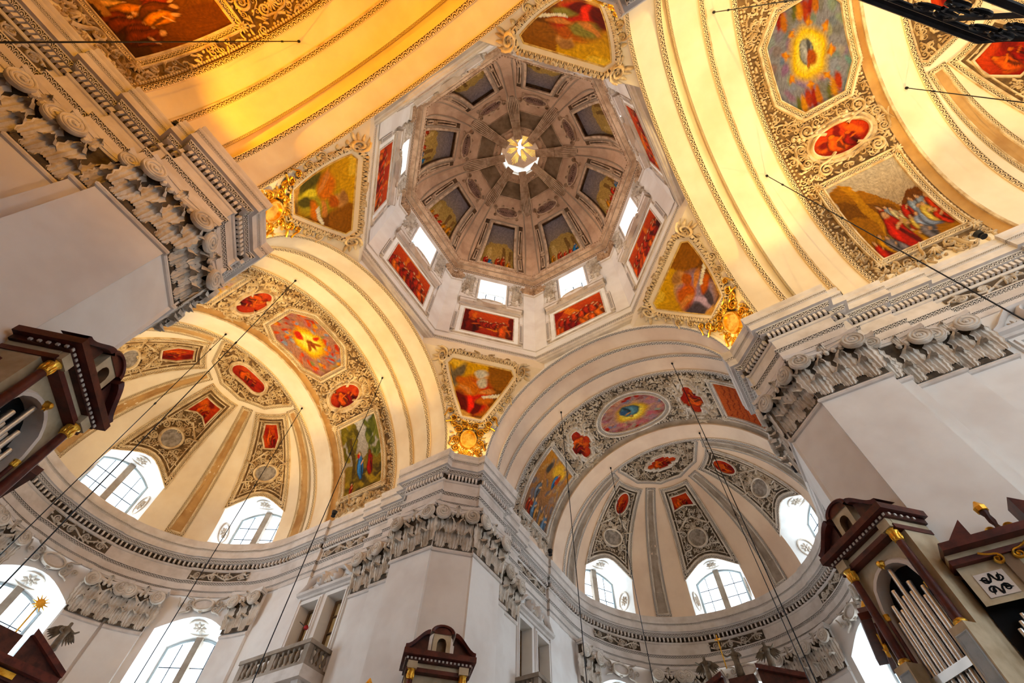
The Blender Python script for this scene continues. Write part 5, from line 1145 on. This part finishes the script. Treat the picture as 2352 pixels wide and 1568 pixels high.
# ================================================================ DOORS, BALCONIES
dn = 0
balg = G(); lathe(balg, [(.03, 0), (.07, .02), (.07, .08), (.04, .12), (.05, .16), (.085, .26), (.07, .36), (.04, .46), (.035, .5), (.06, .54), (.06, .6)], (0, 0, 0), 9); BALU = mesh_of('baluster', balg, 'stone_dark', True, None, True)
for nm, sg in (('left', -1), ('choir', 1), ('right', 1)):
    ph = ARMS[nm]; U, Nn = arm(ph, 0, 1, 0), arm(ph, -sg, 0, 0); m = m_plane(arm(ph, sg * 6.62, 0, 0), U, Nn)
    for u0, u1 in DOORS:
        dn += 1; rt = struct('door_%d' % dn, m((u0 + u1) / 2, 7.9, -.5)); g = G(); g.grid(np.array([[m(u, v, -.5) for u in (u0, u1)] for v in (7.9, 11.1)])); obj('door_panes', g, 'door_pane', rt, False)
        g = G(); frame(g, rect(u0, u1, 7.9, 11.1), [(0, -.5), (0, -.42), (-.09, -.42), (-.09, -.5)], m, 2.); obj('door_frame', g, 'door_wood', rt, False)
        for j in range(1, 5):
            g = G(); z = 7.9 + 3.2 * j / 5; g.box((u0, z - .03, -.5), (u1, z + .03, -.44), lambda V: m(V[:, 0], V[:, 1], V[:, 2])); obj('glazing_bar', g, 'door_wood', rt, False)
        g = G(); g.box(((u0 + u1) / 2 - .035, 7.9, -.5), ((u0 + u1) / 2 + .035, 11.1, -.43), lambda V: m(V[:, 0], V[:, 1], V[:, 2])); obj('meeting_stile', g, 'door_wood', rt, False)
        g = G(); frame(g, [(u0, 7.9), (u1, 7.9), (u1, 11.1), (u0, 11.1)], [(0, 0), (0, .08), (.08, .1), (.1, .05), (.17, .07), (.19, 0)], m, 2.); obj('architrave', g, 'wall', rt, False)
    rt = part('door_pediment', bpy.data.objects['wall_' + nm + '_near'], m(12.87, 11.3, 0))
    g = G(); g.grid(np.array([m(np.linspace(11.35, 14.4, 7), np.full(7, v), h) for v, h in ((11.3, 0), (11.33, .1), (11.42, .12), (11.46, .24), (11.55, .28), (11.58, 0))])); obj('cornice', g, 'stone', rt, False)
    for s_ in (-1, 1):
        g = G(); c = 12.87 + s_ * .42; p = spiral((c, 12.0), .27, PI / 2 + s_ * .4, 1.6, s_, 30, 0, .14); tail = np.array([(12.87 + s_ * 1.5, 11.62), (12.87 + s_ * 1.3, 11.75), (12.87 + s_ * 1.05, 12.0), (12.87 + s_ * .8, 12.22)]); ridge(g, np.concatenate([tail, p]), .09, .22, m, .02); obj('volute', g, 'stone', rt)
    g = G(); shell(g, (12.87, 11.75), .4, PI / 2, m, .1); obj('shell', g, 'stucco_grey', rt)
    for s_ in (-1, 1): g = G(); shell(g, (12.87 + s_ * .95, 11.62), .24, PI / 2, m, .08, 5); obj('leaf', g, 'stucco_grey', rt)
    if nm == 'right': continue
    rt = thing('balcony', {'left': 'stone balcony with baluster rail below the left transept doors', 'choir': 'corner of a stone balcony rail at the bottom edge, right of centre'}[nm], 'balcony', m(13.1, 7.5, .5)); H1 = 1.02; t0, t1 = 11.38, 14.9
    T_ = lambda V: m(V[:, 0], V[:, 1], V[:, 2])
    g = G(); g.box((t0 - .05, 7.55, 0), (t1 + .05, 7.72, H1 + .05), T_); g.box((t0, 7.72, 0), (t1, 7.95, H1), T_); obj('slab', g, 'stone', rt, False)
    for nm_, z0, z1, e_ in (('bottom_rail', 7.95, 8.05, .0), ('handrail', 8.6, 8.74, .04)):
        g = G(); g.box((t0 - e_, z0, H1 - .2 - e_), (t1 + e_, z1, H1 + e_), T_); g.box((t0 - e_, z0, 0), (t0 + .2 + e_, z1, H1 - .2 - e_), T_); g.box((t1 - .2 - e_, z0, 0), (t1 + e_, z1, H1 - .2 - e_), T_); obj(nm_, g, 'stone_dark', rt, False)
    for tt in (t0 + .12, 13.14, t1 - .12): g = G(); g.box((tt - .12, 8.05, H1 - .2), (tt + .12, 8.6, H1), T_); obj('post', g, 'stone_dark', rt, False)
    for a, b, n in ((t0 + .3, 13.0, 6), (13.3, t1 - .3, 6)):
        for i in range(n): inst('baluster', BALU, frame_mat(m(a + (b - a) * i / (n - 1), 8.05, H1 - .1), U, Nn, (0, 0, 1), K, K, .92 * K), rt)
    for tt in (t0 + .1, t1 - .1):
        for i in range(4): inst('baluster', BALU, frame_mat(m(tt, 8.05, .12 + i * .2), U, Nn, (0, 0, 1), K, K, .92 * K), rt)
    for tt in (t0 + .3, t1 - .3):
        g = G(); P = [(0, 7.55), (.9, 7.55), (.86, 7.3), (.6, 7.1), (.3, 6.9), (.15, 6.5), (0, 6.4)]; V = np.concatenate([m([tt + d] * 7, [z for h, z in P], [h for h, z in P]) for d in (-.16, .16)]); g.add(V, [tuple(range(7)), tuple(range(13, 6, -1))] + [(i, (i + 1) % 7, 7 + (i + 1) % 7, 7 + i) for i in range(7)]); obj('bracket', g, 'stone', rt, False)

# ================================================================ ORGANS ON THE CROSSING PIERS
pg = G(); lathe(pg, [(.01, -.02), (.25, .0), (.5, .06), (.5, .98), (.47, 1.), (.44, .985), (.0, .97)], (0, 0, 0), 10); PIPE = mesh_of('organ_pipe', pg, 'tin', True, None, True)
cg = G(); lathe(cg, [(1, 0), (.98, .3), (.93, .7), (.85, 1)], (0, 0, 0), 14); COLM = mesh_of('column', cg, 'red_marble', True, None, True)
gg_ = G(); lathe(gg_, [(.8, 0), (1.05, .06), (.85, .12), (.95, .5), (1.25, .85), (1.45, .95), (1.45, 1)], (0, 0, 0), 12)
mcap = lambda u, v, h=0: np.stack([(1.0 + np.asarray(h)) * np.cos(np.asarray(u)), (1.0 + np.asarray(h)) * np.sin(np.asarray(u)), np.asarray(v) + 0 * np.asarray(u)], -1)
for i in range(8): leafr(gg_, (i * PI / 4, .15), PI / 2, .75, .3, mcap, .3, 0, -.05)
GCAP = mesh_of('gilt_capital', gg_, 'gold', True, None, True)
bg_ = G(); lathe(bg_, [(1.6, 0), (1.6, .2), (1.3, .4), (1.4, .6), (1.1, .9), (1.0, 1)], (0, 0, 0), 12); GBASE = mesh_of('gilt_base', bg_, 'gold', True, None, True)
def arched_front(g, m, hw, v0, v1, ow, os_, oa, h, n=10):
    us = np.linspace(-ow, ow, n + 1); top = os_ + (oa - os_) * np.sqrt(np.clip(1 - (us / ow) ** 2, 0, 1))
    g.grid(np.array([m(us, top, h), m(us, np.full(n + 1, v1), h)]))
    for s_ in (-1, 1): g.grid(np.array([m([s_ * ow, s_ * hw], [v, v], h) for v in (v0, v1)]))
    o = np.concatenate([np.stack([us, top], 1), [(ow, v0), (-ow, v0)]]); return o
for k in (0, 1, 3):
    a = PI / 4 + k * PI / 2; n = np.array([math.cos(a), math.sin(a), 0]); t = np.array([-n[1], n[0], 0]); m = m_plane(n * 7.85, t, -n); T_ = lambda V: m(V[:, 0], V[:, 1], V[:, 2]); up = (0, 0, 1)
    rt = thing('pipe_organ', {0: 'small dark organ case crest at the bottom edge below the middle pier', 1: 'dark organ case top at the left edge with arched crest and gilt capitals', 3: 'marble and dark wood pipe organ with silver pipes on the right pier'}[k], 'organ', m(0, 2.6, -.3))
    g = G(); o = arched_front(g, m, .84, 3.3, 6.3, .56, 5.45, 6.02, .0)
    for s_ in (-1, 1): g.grid(np.array([m([s_ * .84, s_ * .84], [v, v], [0, -.66]) for v in (3.3, 6.3)]))
    obj('case', g, 'organ_marble', rt, False)
    g = G(); frame(g, o, [(0, -.25), (0, .05), (.06, .06), (.1, .0)], m, .2); obj('arch_moulding', g, 'stone', rt)
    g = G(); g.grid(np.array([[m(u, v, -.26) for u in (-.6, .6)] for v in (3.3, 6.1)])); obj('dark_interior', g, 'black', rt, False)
    tops = [5.2, 5.42, 5.3, 5.62, 5.48, 5.98, 5.5, 5.66, 5.34, 5.46, 5.2]
    for i, tp in enumerate(tops): inst('organ_pipe', PIPE, frame_mat(m((i - 5) * .1, 3.6, -.1 + .04 * (i % 2)), t, -n, up, .105 * K, .105 * K, (tp - 3.6) * K), rt)
    g = G(); g.box((-.56, 4.1, -.08), (.56, 4.24, .02), T_); obj('pipe_rail', g, 'tin', rt, False)
    for s_ in (-1, 1):
        inst('column', COLM, frame_mat(m(s_ * .7, 4.6, .14), t, -n, up, .085 * K, .085 * K, 1.5 * K), rt); inst('gilt_capital', GCAP, frame_mat(m(s_ * .7, 6.1, .14), t, -n, up, .085 * K, .085 * K, .24 * K), rt); inst('gilt_base', GBASE, frame_mat(m(s_ * .7, 4.5, .14), t, -n, up, .08 * K, .08 * K, .12 * K), rt)
        inst('column', COLM, frame_mat(m(s_ * .58, 3.9, .05), t, -n, up, .04 * K, .04 * K, 1.35 * K), rt); inst('gilt_capital', GCAP, frame_mat(m(s_ * .58, 5.25, .05), t, -n, up, .04 * K, .04 * K, .12 * K), rt)
        g = G(); g.box((s_ * .7 - .16, 3.4, -.02), (s_ * .7 + .16, 4.5, .3), T_); pd = obj('pedestal', g, 'organ_marble', rt, False); g = G(); frame(g, rect(s_ * .7 - .11, s_ * .7 + .11, 3.6, 4.36), [(-.02, .305), (0, .315), (.02, .305)], m, 1.); patch(g, rect(s_ * .7 - .1, s_ * .7 + .1, 3.62, 4.34), m, .303); obj('panel', g, 'blue_panel', pd, False)
        g = G(); g.box((s_ * .7 - .13, 6.34, -.02), (s_ * .7 + .13, 6.52, .28), T_); obj('impost_block', g, 'organ_marble', rt, False)
    g = G(); shell(g, (0, 6.08), .12, -PI / 2, m, .06, 5); bead(g, (0, 6.08), .08, m, .12, .05, 8); obj('gilt_keystone', g, 'gold', rt)
    for nm_, x, z0, z1, d, mt in (('architrave', .86, 6.3, 6.4, .2, 'red_marble'), ('frieze', .84, 6.4, 6.52, .16, 'organ_marble'), ('dentil_cornice', .9, 6.52, 6.62, .28, 'dark_wood'), ('cornice', 1.0, 6.62, 6.76, .42, 'red_marble')):
        g = G(); g.box((-x, z0, -.66), (x, z1, d), T_); obj(nm_, g, mt, rt, False)
    for i in range(17): inst('dentil', DENT, frame_mat(m((i - 8) * .108, 6.55, .27), t, -n, up, .05 * K, .03 * K, .05 * K), rt)
    for s_ in (-1, 1):
        for i in range(5): inst('dentil', DENT, frame_mat(m(s_ * .9, 6.55, .2 - i * .14), -n * s_, t * s_, up, .05 * K, .03 * K, .05 * K), rt)
    # crest: niche block with arched top and two broken scroll pediments
    us = np.linspace(-.2, .2, 9); g = G(); oo = arched_front(g, m, .25, 6.76, 7.3, .13, 7.05, 7.18, .28, 8)
    for s_ in (-1, 1): g.grid(np.array([m([s_ * .25, s_ * .25], [v, v], [.28, -.1]) for v in (6.76, 7.3)]))
    obj('niche_block', g, 'organ_marble', rt, False); g = G(); frame(g, oo, [(0, .28), (0, .1)], m, .2); patch(g, oo, m, .1); obj('niche', g, 'door_wood', rt)
    g = G(); aa = np.linspace(0, PI, 11); prof = [(.0, -.1), (.0, .34), (.06, .36), (.1, .34), (.1, -.1)]; g.grid(np.array([m(np.cos(aa) * (.25 + d), 7.3 + np.sin(aa) * (.17 + d * .6), h) for d, h in prof])); g.grid(np.array([m(np.cos(aa) * .25, np.full(11, 7.28), .3), m(np.cos(aa) * .25, 7.3 + np.sin(aa) * .17, .3)])); obj('arched_top', g, 'red_marble', rt)
    for s_ in (-1, 1):
        f = np.linspace(0, 1, 9); xx = .98 - .62 * f; zz = 6.76 + .46 * (3 * f ** 2 - 2 * f ** 3); g = G()
        V = [m(s_ * xx, zz + dz, h) for dz, h in ((0, -.1), (0, .36), (.1, .4), (.1, -.1))]; g.grid(np.array(V)); g.add([v[-1] for v in V], [(0, 1, 2, 3)]); obj('scroll_pediment', g, 'red_marble', rt)
        g = G(); g.grid(np.array([m(s_ * xx, np.full(9, 6.76), .22), m(s_ * xx, zz, .22)])); obj('tympanum', g, 'dark_wood', rt, False)
    g = G(); g.box((-1.0, 2.5, -.7), (1.0, 3.3, .3), T_); obj('gallery_base', g, 'organ_marble', rt, False)
    # side wings along both arms
    for ai, nm in enumerate(QARM[k]):
        ph = ARMS[nm]; sg = 1 if ai == 0 else -1; mw_ = m_plane(arm(ph, sg * 5.0, 7.55, 0), arm(ph, 0, 1, 0), arm(ph, -sg, 0, 0)); TW = lambda V: mw_(V[:, 0], V[:, 1], V[:, 2]); U, Nn = arm(ph, 0, 1, 0), arm(ph, -sg, 0, 0)
        wgp = part('side_wing', rt, mw_(0, 3, 0)); g = G(); mo = lambda u, v, h=0: mw_(np.asarray(u) + .22, v, h); ow = arched_front(g, mo, .62, 3.0, 5.4, .4, 4.85, 5.2, 0); g.grid(np.array([mw_([-.4, -1.12], [v, v], 0) for v in (4.72, 5.4)])); g.grid(np.array([mw_([-.4, -.5, -1.0, -1.12], [v] * 4, 0) for v in (3.0, 3.3)])); g.box((.84, 3.0, -.5), (.9, 5.4, 0), TW); obj('wing_case', g, 'organ_marble', wgp, False)
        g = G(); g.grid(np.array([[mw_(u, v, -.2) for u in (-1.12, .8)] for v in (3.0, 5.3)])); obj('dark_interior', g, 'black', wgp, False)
        g = G(); frame(g, ow, [(0, -.2), (0, .04), (.05, .05), (.08, 0)], mo, .2); obj('arch_moulding', g, 'stone', wgp)
        for i in range(6): inst('organ_pipe', PIPE, frame_mat(mw_(-.92 + i * .085, 3.2, -.08), U, Nn, up, .07 * K, .07 * K, (1.35 - .1 * abs(i - 2)) * K), wgp)
        for i in range(8): inst('organ_pipe', PIPE, frame_mat(mw_(-.08 + i * .085, 3.2, -.08), U, Nn, up, .075 * K, .075 * K, (1.75 - .09 * abs(i - 3.5)) * K), wgp)
        g = G(); g.box((-.44, 3.0, -.1), (-.24, 5.4, .08), TW); obj('wing_pilaster', g, 'door_wood', wgp, False)
        g = G(); patch(g, rect(-.98, -.54, 4.82, 5.22), mw_, .012); gp = obj('grille_panel', g, 'stone', wgp, False)
        g = G()
        for s1 in (-1, 1):
            for s2 in (-1, 1): scroll(g, (-.76 + s1 * .1, 5.02 + s2 * .09), .075, 0 if s1 < 0 else PI, mw_, 1.3, s1 * s2, .08, .22, .2, .012, 12); leafr(g, (-.76 + s1 * .05, 5.02 + s2 * .03), math.atan2(s2, s1), .16, .02, mw_, .02, .6, .012)
        obj('grille_scrolls', g, 'black', gp, True, 'stuff')
        g = G()
        for s1 in (-1, 1): scroll(g, (-.34 + s1 * .16, 5.34), .09, PI / 2, mw_, 1.5, s1, .2, .25, .8, .08)
        obj('gilt_console', g, 'gold', wgp)
        for nm_, z0, z1, d, mt in (('architrave', 5.4, 5.5, .12, 'red_marble'), ('frieze', 5.5, 5.6, .1, 'organ_marble'), ('cornice', 5.6, 5.74, .3, 'red_marble')): g = G(); g.box((-1.16, z0, -.5), (.95, z1, d), TW); obj(nm_, g, mt, wgp, False)
        for x0, x1, zz1 in ((-1.0, -.6, 6.1), (.9, .3, 6.25)):
            g = G(); g.add(np.concatenate([mw_([x0, x1, x1], [5.74, 5.74, zz1], h) for h in (-.2, .22)]), [(0, 1, 2), (3, 5, 4), (0, 1, 4, 3), (1, 2, 5, 4), (2, 0, 3, 5)]); obj('pediment_piece', g, 'red_marble', wgp, False)
        g = G(); base = mw_(-.1, 5.74, .0)
        lathe(g, [(.05, 0), (.09, .06), (.05, .14), (.035, .2), (.06, .28), (.05, .4), (.08, .48)], base, 9); tq = obj('torch', g, 'dark_wood', wgp); g = G(); lathe(g, [(.02, .46), (.1, .5), (.11, .58), (.07, .64), (.02, .72)], base, 8)
        for s1 in (-1, 1): scroll(g, (-.1 + s1 * .13, 5.85), .1, -PI / 2, mw_, 1.4, s1, .1, .25, .6, .0)
        obj('gilt_flame', g, 'gold', tq)

# ================================================================ ALTARS AND STATUES
def angel(name, label, base, fwd, side, h, mat='statue', staff=False, arms=1.):
    rt = thing(name, label, 'statue', base); L = W(base); fwd, side = np.asarray(fwd, float), np.asarray(side, float); up = np.array([0, 0, 1.])
    P = lambda s_, z, f: (side * s_ + up * z + fwd * f) * h * K
    J = [(0, .27, 0, .13), (0, .12, .02, .15), (0, .0, .02, .16), (0, .42, .01, .105), (0, .58, .0, .11), (0, .72, .0, .12), (0, .8, .01, .05), (0, .88, .03, .068), (0, .96, .02, .058), (.13, .74, 0, .06), (.25, .66, .1, .045), (.36, .76, .16, .03), (-.13, .74, 0, .06), (-.22, .6, .12, .045), (-.1, .5, .2, .03)]
    E_ = [(0, 1), (1, 2), (0, 3), (3, 4), (4, 5), (5, 6), (6, 7), (7, 8), (5, 9), (9, 10), (10, 11), (5, 12), (12, 13), (13, 14)]
    me = bpy.data.meshes.new('body'); me.from_pydata([tuple(P(*j[:3])) for j in J], E_, []); me.materials.append(MAT[mat]); o = bpy.data.objects.new('body', me); col.objects.link(o); o.parent = rt; ORG[o.name] = L
    md = o.modifiers.new('skin', 'SKIN'); md.use_smooth_shade = True
    for i, v in enumerate(me.skin_vertices[0].data): v.radius = (J[i][3] * h * K, J[i][3] * h * K * .8); v.use_root = i == 0
    o.modifiers.new('sub', 'SUBSURF').levels = 1; o.modifiers['sub'].render_levels = 1
    if not staff:
        for s_ in (-1, 1):
            m = m_plane(np.asarray(base) + up * .7 * h - fwd * .1 * h, side * s_, fwd, up); g = G()
            for j in range(5): leafr(g, ((.05 + .045 * j) * h, (.1 - .02 * j) * h), -1.25 + .13 * j, (.55 - .05 * j) * h, .06 * h, m, .05 * h, .12, -.03 * h + .01 * j)
            leafr(g, (.02 * h, -.02 * h), .75, .3 * h, .06 * h, m, .07 * h, -1.2, 0)
            obj('wing', g, mat, rt)
    else:
        g = G(); b0 = np.asarray(base) + side * .36 * h + up * .3 * h + fwd * .16 * h; tube(g, [b0, b0 + up * 1.1 * h], .022 * h, 6); tube(g, [b0 + up * .95 * h - side * .1 * h, b0 + up * .95 * h + side * .1 * h], .025 * h, 6); obj('cross_staff', g, 'gold', rt)
    return rt
def altar(nm, label, zt, tback, hw, depth, seed):
    ph = ARMS[nm]; m = m_plane(arm(ph, 0, tback - depth, 0), arm(ph, 1, 0, 0), arm(ph, 0, -1, 0)); T_ = lambda V: m(V[:, 0], V[:, 1], V[:, 2]); rt = thing('altar_retable', label, 'altar', arm(ph, 0, tback - depth / 2, -1.232))
    g = G(); g.box((-hw * .8, -1.232, -depth), (hw * .8, zt - .75, 0), T_); obj('body', g, 'dark_wood', rt, False)
    g = G(); g.box((-hw * .45, 1.5, 0), (hw * .45, zt - 1.6, .04), T_); obj('altarpiece', g, 'cartouche_field', rt, False)
    for s_ in (-1, 1):
        g = G(); b = m(s_ * hw * .65, 1.0, .2); lathe(g, [(.2, 0), (.2, .2), (.16, .3), (.15, zt - 2.4), (.13, zt - 2.1)], b, 12); obj('column', g, 'red_marble', rt); g = G(); lathe(g, [(.14, zt - 2.1), (.18, zt - 2.0), (.22, zt - 1.8), (.22, zt - 1.75)], b, 10); obj('gilt_capital', g, 'gold', rt)
    for nm_, x, z0, z1, d, mt in (('frieze', .84, zt - .75, zt - .45, .12, 'dark_wood'), ('gilt_frieze', .5, zt - .68, zt - .5, .18, 'gold'), ('cornice', 1.0, zt - .45, zt - .2, .4, 'red_marble')): g = G(); g.box((-x * hw, z0, -depth), (x * hw, z1, d), T_); obj(nm_, g, mt, rt, False)
    for s_ in (-1, 1):
        g = G(); x0, x1 = hw * 1.0, hw * .3; V = np.concatenate([m([s_ * x0, s_ * x1, s_ * x1, s_ * x0], [zt - .2, zt + .55, zt + .75, zt], h) for h in (-.3, .5)]); g.add(V, [(0, 1, 2, 3), (4, 7, 6, 5), (0, 4, 5, 1), (1, 5, 6, 2), (2, 6, 7, 3), (3, 7, 4, 0)]); obj('broken_pediment', g, 'red_marble', rt, False)
        g = G(); g.add(np.concatenate([m([s_ * x0, s_ * x1, s_ * x1], [zt - .2, zt - .2, zt + .55], h) for h in (-.25, .3)]), [(0, 1, 2), (3, 5, 4), (0, 1, 4, 3), (1, 2, 5, 4), (2, 0, 3, 5)]); obj('pediment_block', g, 'dark_wood', rt, False)
    g = G(); g.box((-hw * .22, zt - .2, -.3), (hw * .22, zt + .45, .3), T_); obj('centre_block', g, 'dark_wood', rt, False)
    for s_ in (-1, 1): g = G(); scroll(g, (s_ * hw * .62, zt - .98), .2, PI / 2, m, 1.6, s_, .25, .22, .6, .02); obj('gilt_scroll', g, 'gold', rt)
    return m
m = altar('choir', 'dark red high altar top with broken pediment at the bottom of the choir', 10.35, 21.3, 2.6, 1.0, 1); fw, sd = arm(0, 0, -1, 0), arm(0, 1, 0, 0)
angel('angel_statue', 'dark winged angel on the left of the choir altar pediment', m(1.42, 10.9, .1), fw, sd, 1.15)
angel('angel_statue', 'dark winged angel on the right of the choir altar pediment', m(-1.42, 10.9, .1), fw, -sd, 1.15)
angel('saint_statue', 'dark standing figure with golden cross staff on the choir altar', m(0, 10.8, .1), fw, sd, 1.35, 'statue', True)
m = altar('left', 'dark altar top with broken pediment at the lower left corner', 8.35, 21.9, 2.5, .9, 2); fw, sd = arm(PI / 2, 0, -1, 0), arm(PI / 2, 1, 0, 0)
angel('angel_statue', 'dark winged angel on the altar in the lower left corner', m(-1.7, 8.8, .1), fw, -sd, 1.1)
g = G(); mm = m_plane(m(-.35, 9.95, 0), sd, fw); rt = thing('sunburst_finial', 'small gilded sun finial before the lower left window', 'ornament', m(-.35, 8.81, 0))
g = G(); tube(g, [m(-.35, 8.81, 0), m(-.35, 9.8, 0)], .03, 6); obj('stem', g, 'gold', rt); g = G(); lathe(g, [(.01, -.03), (.16, -.02), (.16, .02), (.01, .03)], mm(0, 0, 0), 12, fw, sd); obj('disc', g, 'gold', rt)
for i in range(12): a = i * PI / 6; g = G(); ridge(g, [(.15 * math.cos(a), .15 * math.sin(a)), (.3 * math.cos(a), .3 * math.sin(a))], [.03, .005], .03, mm); obj('ray', g, 'gold', rt)

# ================================================================ HANGING CABLES, LAMPS, RAILING
def pix(u, v): return CR.T @ np.array([(u - 1176) / 1113.6, (v - 784) / 1113.6, 1.])
def barrel_hit(u, v, ax, r=6.5):
    d = pix(u, v); i = 0 if ax == 'y' else 1; A = d[i] ** 2 + d[2] ** 2; B = 2 * (CAM[i] * d[i] - ZS * d[2]); C = CAM[i] ** 2 + ZS ** 2 - r * r; return CAM + d * ((-B + math.sqrt(B * B - 4 * A * C)) / (2 * A))
CAB = [((678, 645), 'y', 'left transept, highest up beside the red oval'), ((518, 768), 'y', 'left transept, farthest left on the apse arch'), ((693, 938), 'y', 'left transept, from the right end of the apse arch'), ((878, 868), 'y', 'left transept, past the tree fresco'), ((1289, 947), 'x', 'choir, leftmost on the vault'), ((1544, 835), 'x', 'choir, highest on the vault'), ((1403, 1075), 'x', 'choir, left of the apse windows'), ((1607, 995), 'x', 'choir, right on the apse arch'), ((1762, 404), 'y', 'right transept, across the crowd fresco'), ((2083, 202), 'y', 'right transept, near the iron railing'), ((1640, 28), 'y', 'right transept, at the top edge'), ((686, 95), 'x', 'nave, across the dark fresco')]
for (u, v), ax, tx in CAB:
    P = barrel_hit(u, v, ax, 6.5 if u not in (518, 693, 1403, 1607, 2083) else 6.4); rt = thing('cable', 'thin dark cable hanging in the ' + tx, 'cable', P)
    g = G(); tube(g, [P, P - [0, 0, 4.], P - [0, 0, 9.], np.array([P[0], P[1], 1.5])], .017, 5); obj('wire', g, 'iron', rt)
    g = G(); lathe(g, [(.0, .06), (.05, .05), (.05, -.02), (.03, -.06), (.0, -.07)], P, 8); obj('anchor', g, 'iron', rt)
    for dz in (1.4, 5.5): g = G(); lathe(g, [(.0, .08), (.035, .05), (.035, -.05), (.0, -.08)], P - [0, 0, dz], 6); obj('coupling', g, 'iron', rt)
for nm, sg, t_, p in LAMPS:
    if (nm == 'right' and sg < 0) or (nm == 'nave' and sg > 0): continue
    ph = ARMS[nm]; near = (nm == 'choir' and sg > 0) or (nm == 'left' and sg < 0) or (nm == 'right' and sg > 0) or (nm == 'nave' and sg < 0); b = np.array(p); b[2] = 14.885
    rt = thing('spot_lamp', 'small black spotlight on the %s cornice, %s wall, %s the crossing' % (ARMTXT[nm], 'near' if near else 'far', 'close to' if t_ < 10 else 'away from'), 'lamp', b, 'spotlights on the cornices')
    g = G(); lathe(g, [(.0, 0), (.1, 0), (.1, .04), (.03, .05), (.03, .12)], b, 10); obj('foot', g, 'lamp_black', rt); g = G(); lathe(g, [(.0, .12), (.1, .13), (.13, .28), (.12, .28), (.09, .16), (0, .15)], b, 10); obj('head', g, 'lamp_black', rt)
for k, (P, tx) in enumerate([((5.3, 8.35, 14.885), 'left'), ((8.35, 5.3, 14.885), 'right')]):
    rt = thing('camera_dome', 'small black camera on the %s end of the middle pier cornice' % tx, 'camera', P); g = G(); lathe(g, [(.0, 0), (.06, 0), (.05, .1), (.0, .1)], P, 8); obj('stand', g, 'lamp_black', rt); g = G(); lathe(g, [(.0, .08), (.09, .12), (.1, .2), (.06, .28), (0, .3)], P, 10); obj('head', g, 'lamp_black', rt)
# red alarm lamp on a bracket before the left balcony doors
d = pix(703, 1441); P = CAM + d * ((6.1 - CAM[0]) / d[0]); rt = thing('bracket_lamp', 'small red lamp on a thin bracket before the left balcony doors', 'lamp', P)
g = G(); lathe(g, [(.0, -.07), (.07, -.06), (.09, 0), (.07, .06), (0, .07)], P, 8); obj('lamp', g, 'red_paint', rt); g = G(); tube(g, [P, P + np.array([.3, .55, .32]), P + np.array([.5, 1.2, .75])], .02, 5); obj('arm', g, 'iron', rt)
# wrought iron railing of the gallery beside the camera
rt = thing('iron_railing', 'black wrought iron railing with scrolls across the top right corner', 'railing', (-4.4, -6.5, 3.0)); RP_ = [(-5.75, -5.15), (-4.27, -6.55), (-4.05, -7.0), (-4.05, -9.4)]
for z, r in ((4.0, .032), (3.86, .016), (3.2, .022)): g = G(); tube(g, [(*p, z) for p in resample(np.array(RP_), .12, False)], r, 8); obj('handrail' if z == 4.0 else 'rail', g, 'iron', rt)
for i in range(3):
    a, b = np.array(RP_[i]), np.array(RP_[i + 1]); L = np.linalg.norm(b - a); e_ = (b - a) / L; nn = np.array([-e_[1], e_[0], 0]); P3 = lambda u, z: np.array([*(a + e_ * u), z]); nb = max(1, int(L / .34))
    for j in range(nb + 1): g = G(); u = L * j / nb; tube(g, [P3(u, 3.2), P3(u, 3.86)], .016, 5); obj('bar', g, 'iron', rt)
    for j in range(nb):
        uc = L * (j + .5) / nb
        for s_ in (-1, 1):
            for zc_, hd in ((3.68, 1), (3.4, -1)):
                g = G(); p = spiral((uc + s_ * .065, zc_), .075, PI / 2 * -hd, 1.5, s_ * hd, 16, .1); tube(g, [P3(*x) + nn * .02 for x in p], .013, 5); obj('scroll', g, 'iron', rt)
        g = G(); lathe(g, [(0, -.03), (.03, 0), (0, .03)], P3(uc, 3.54), 6); obj('boss', g, 'iron', rt)
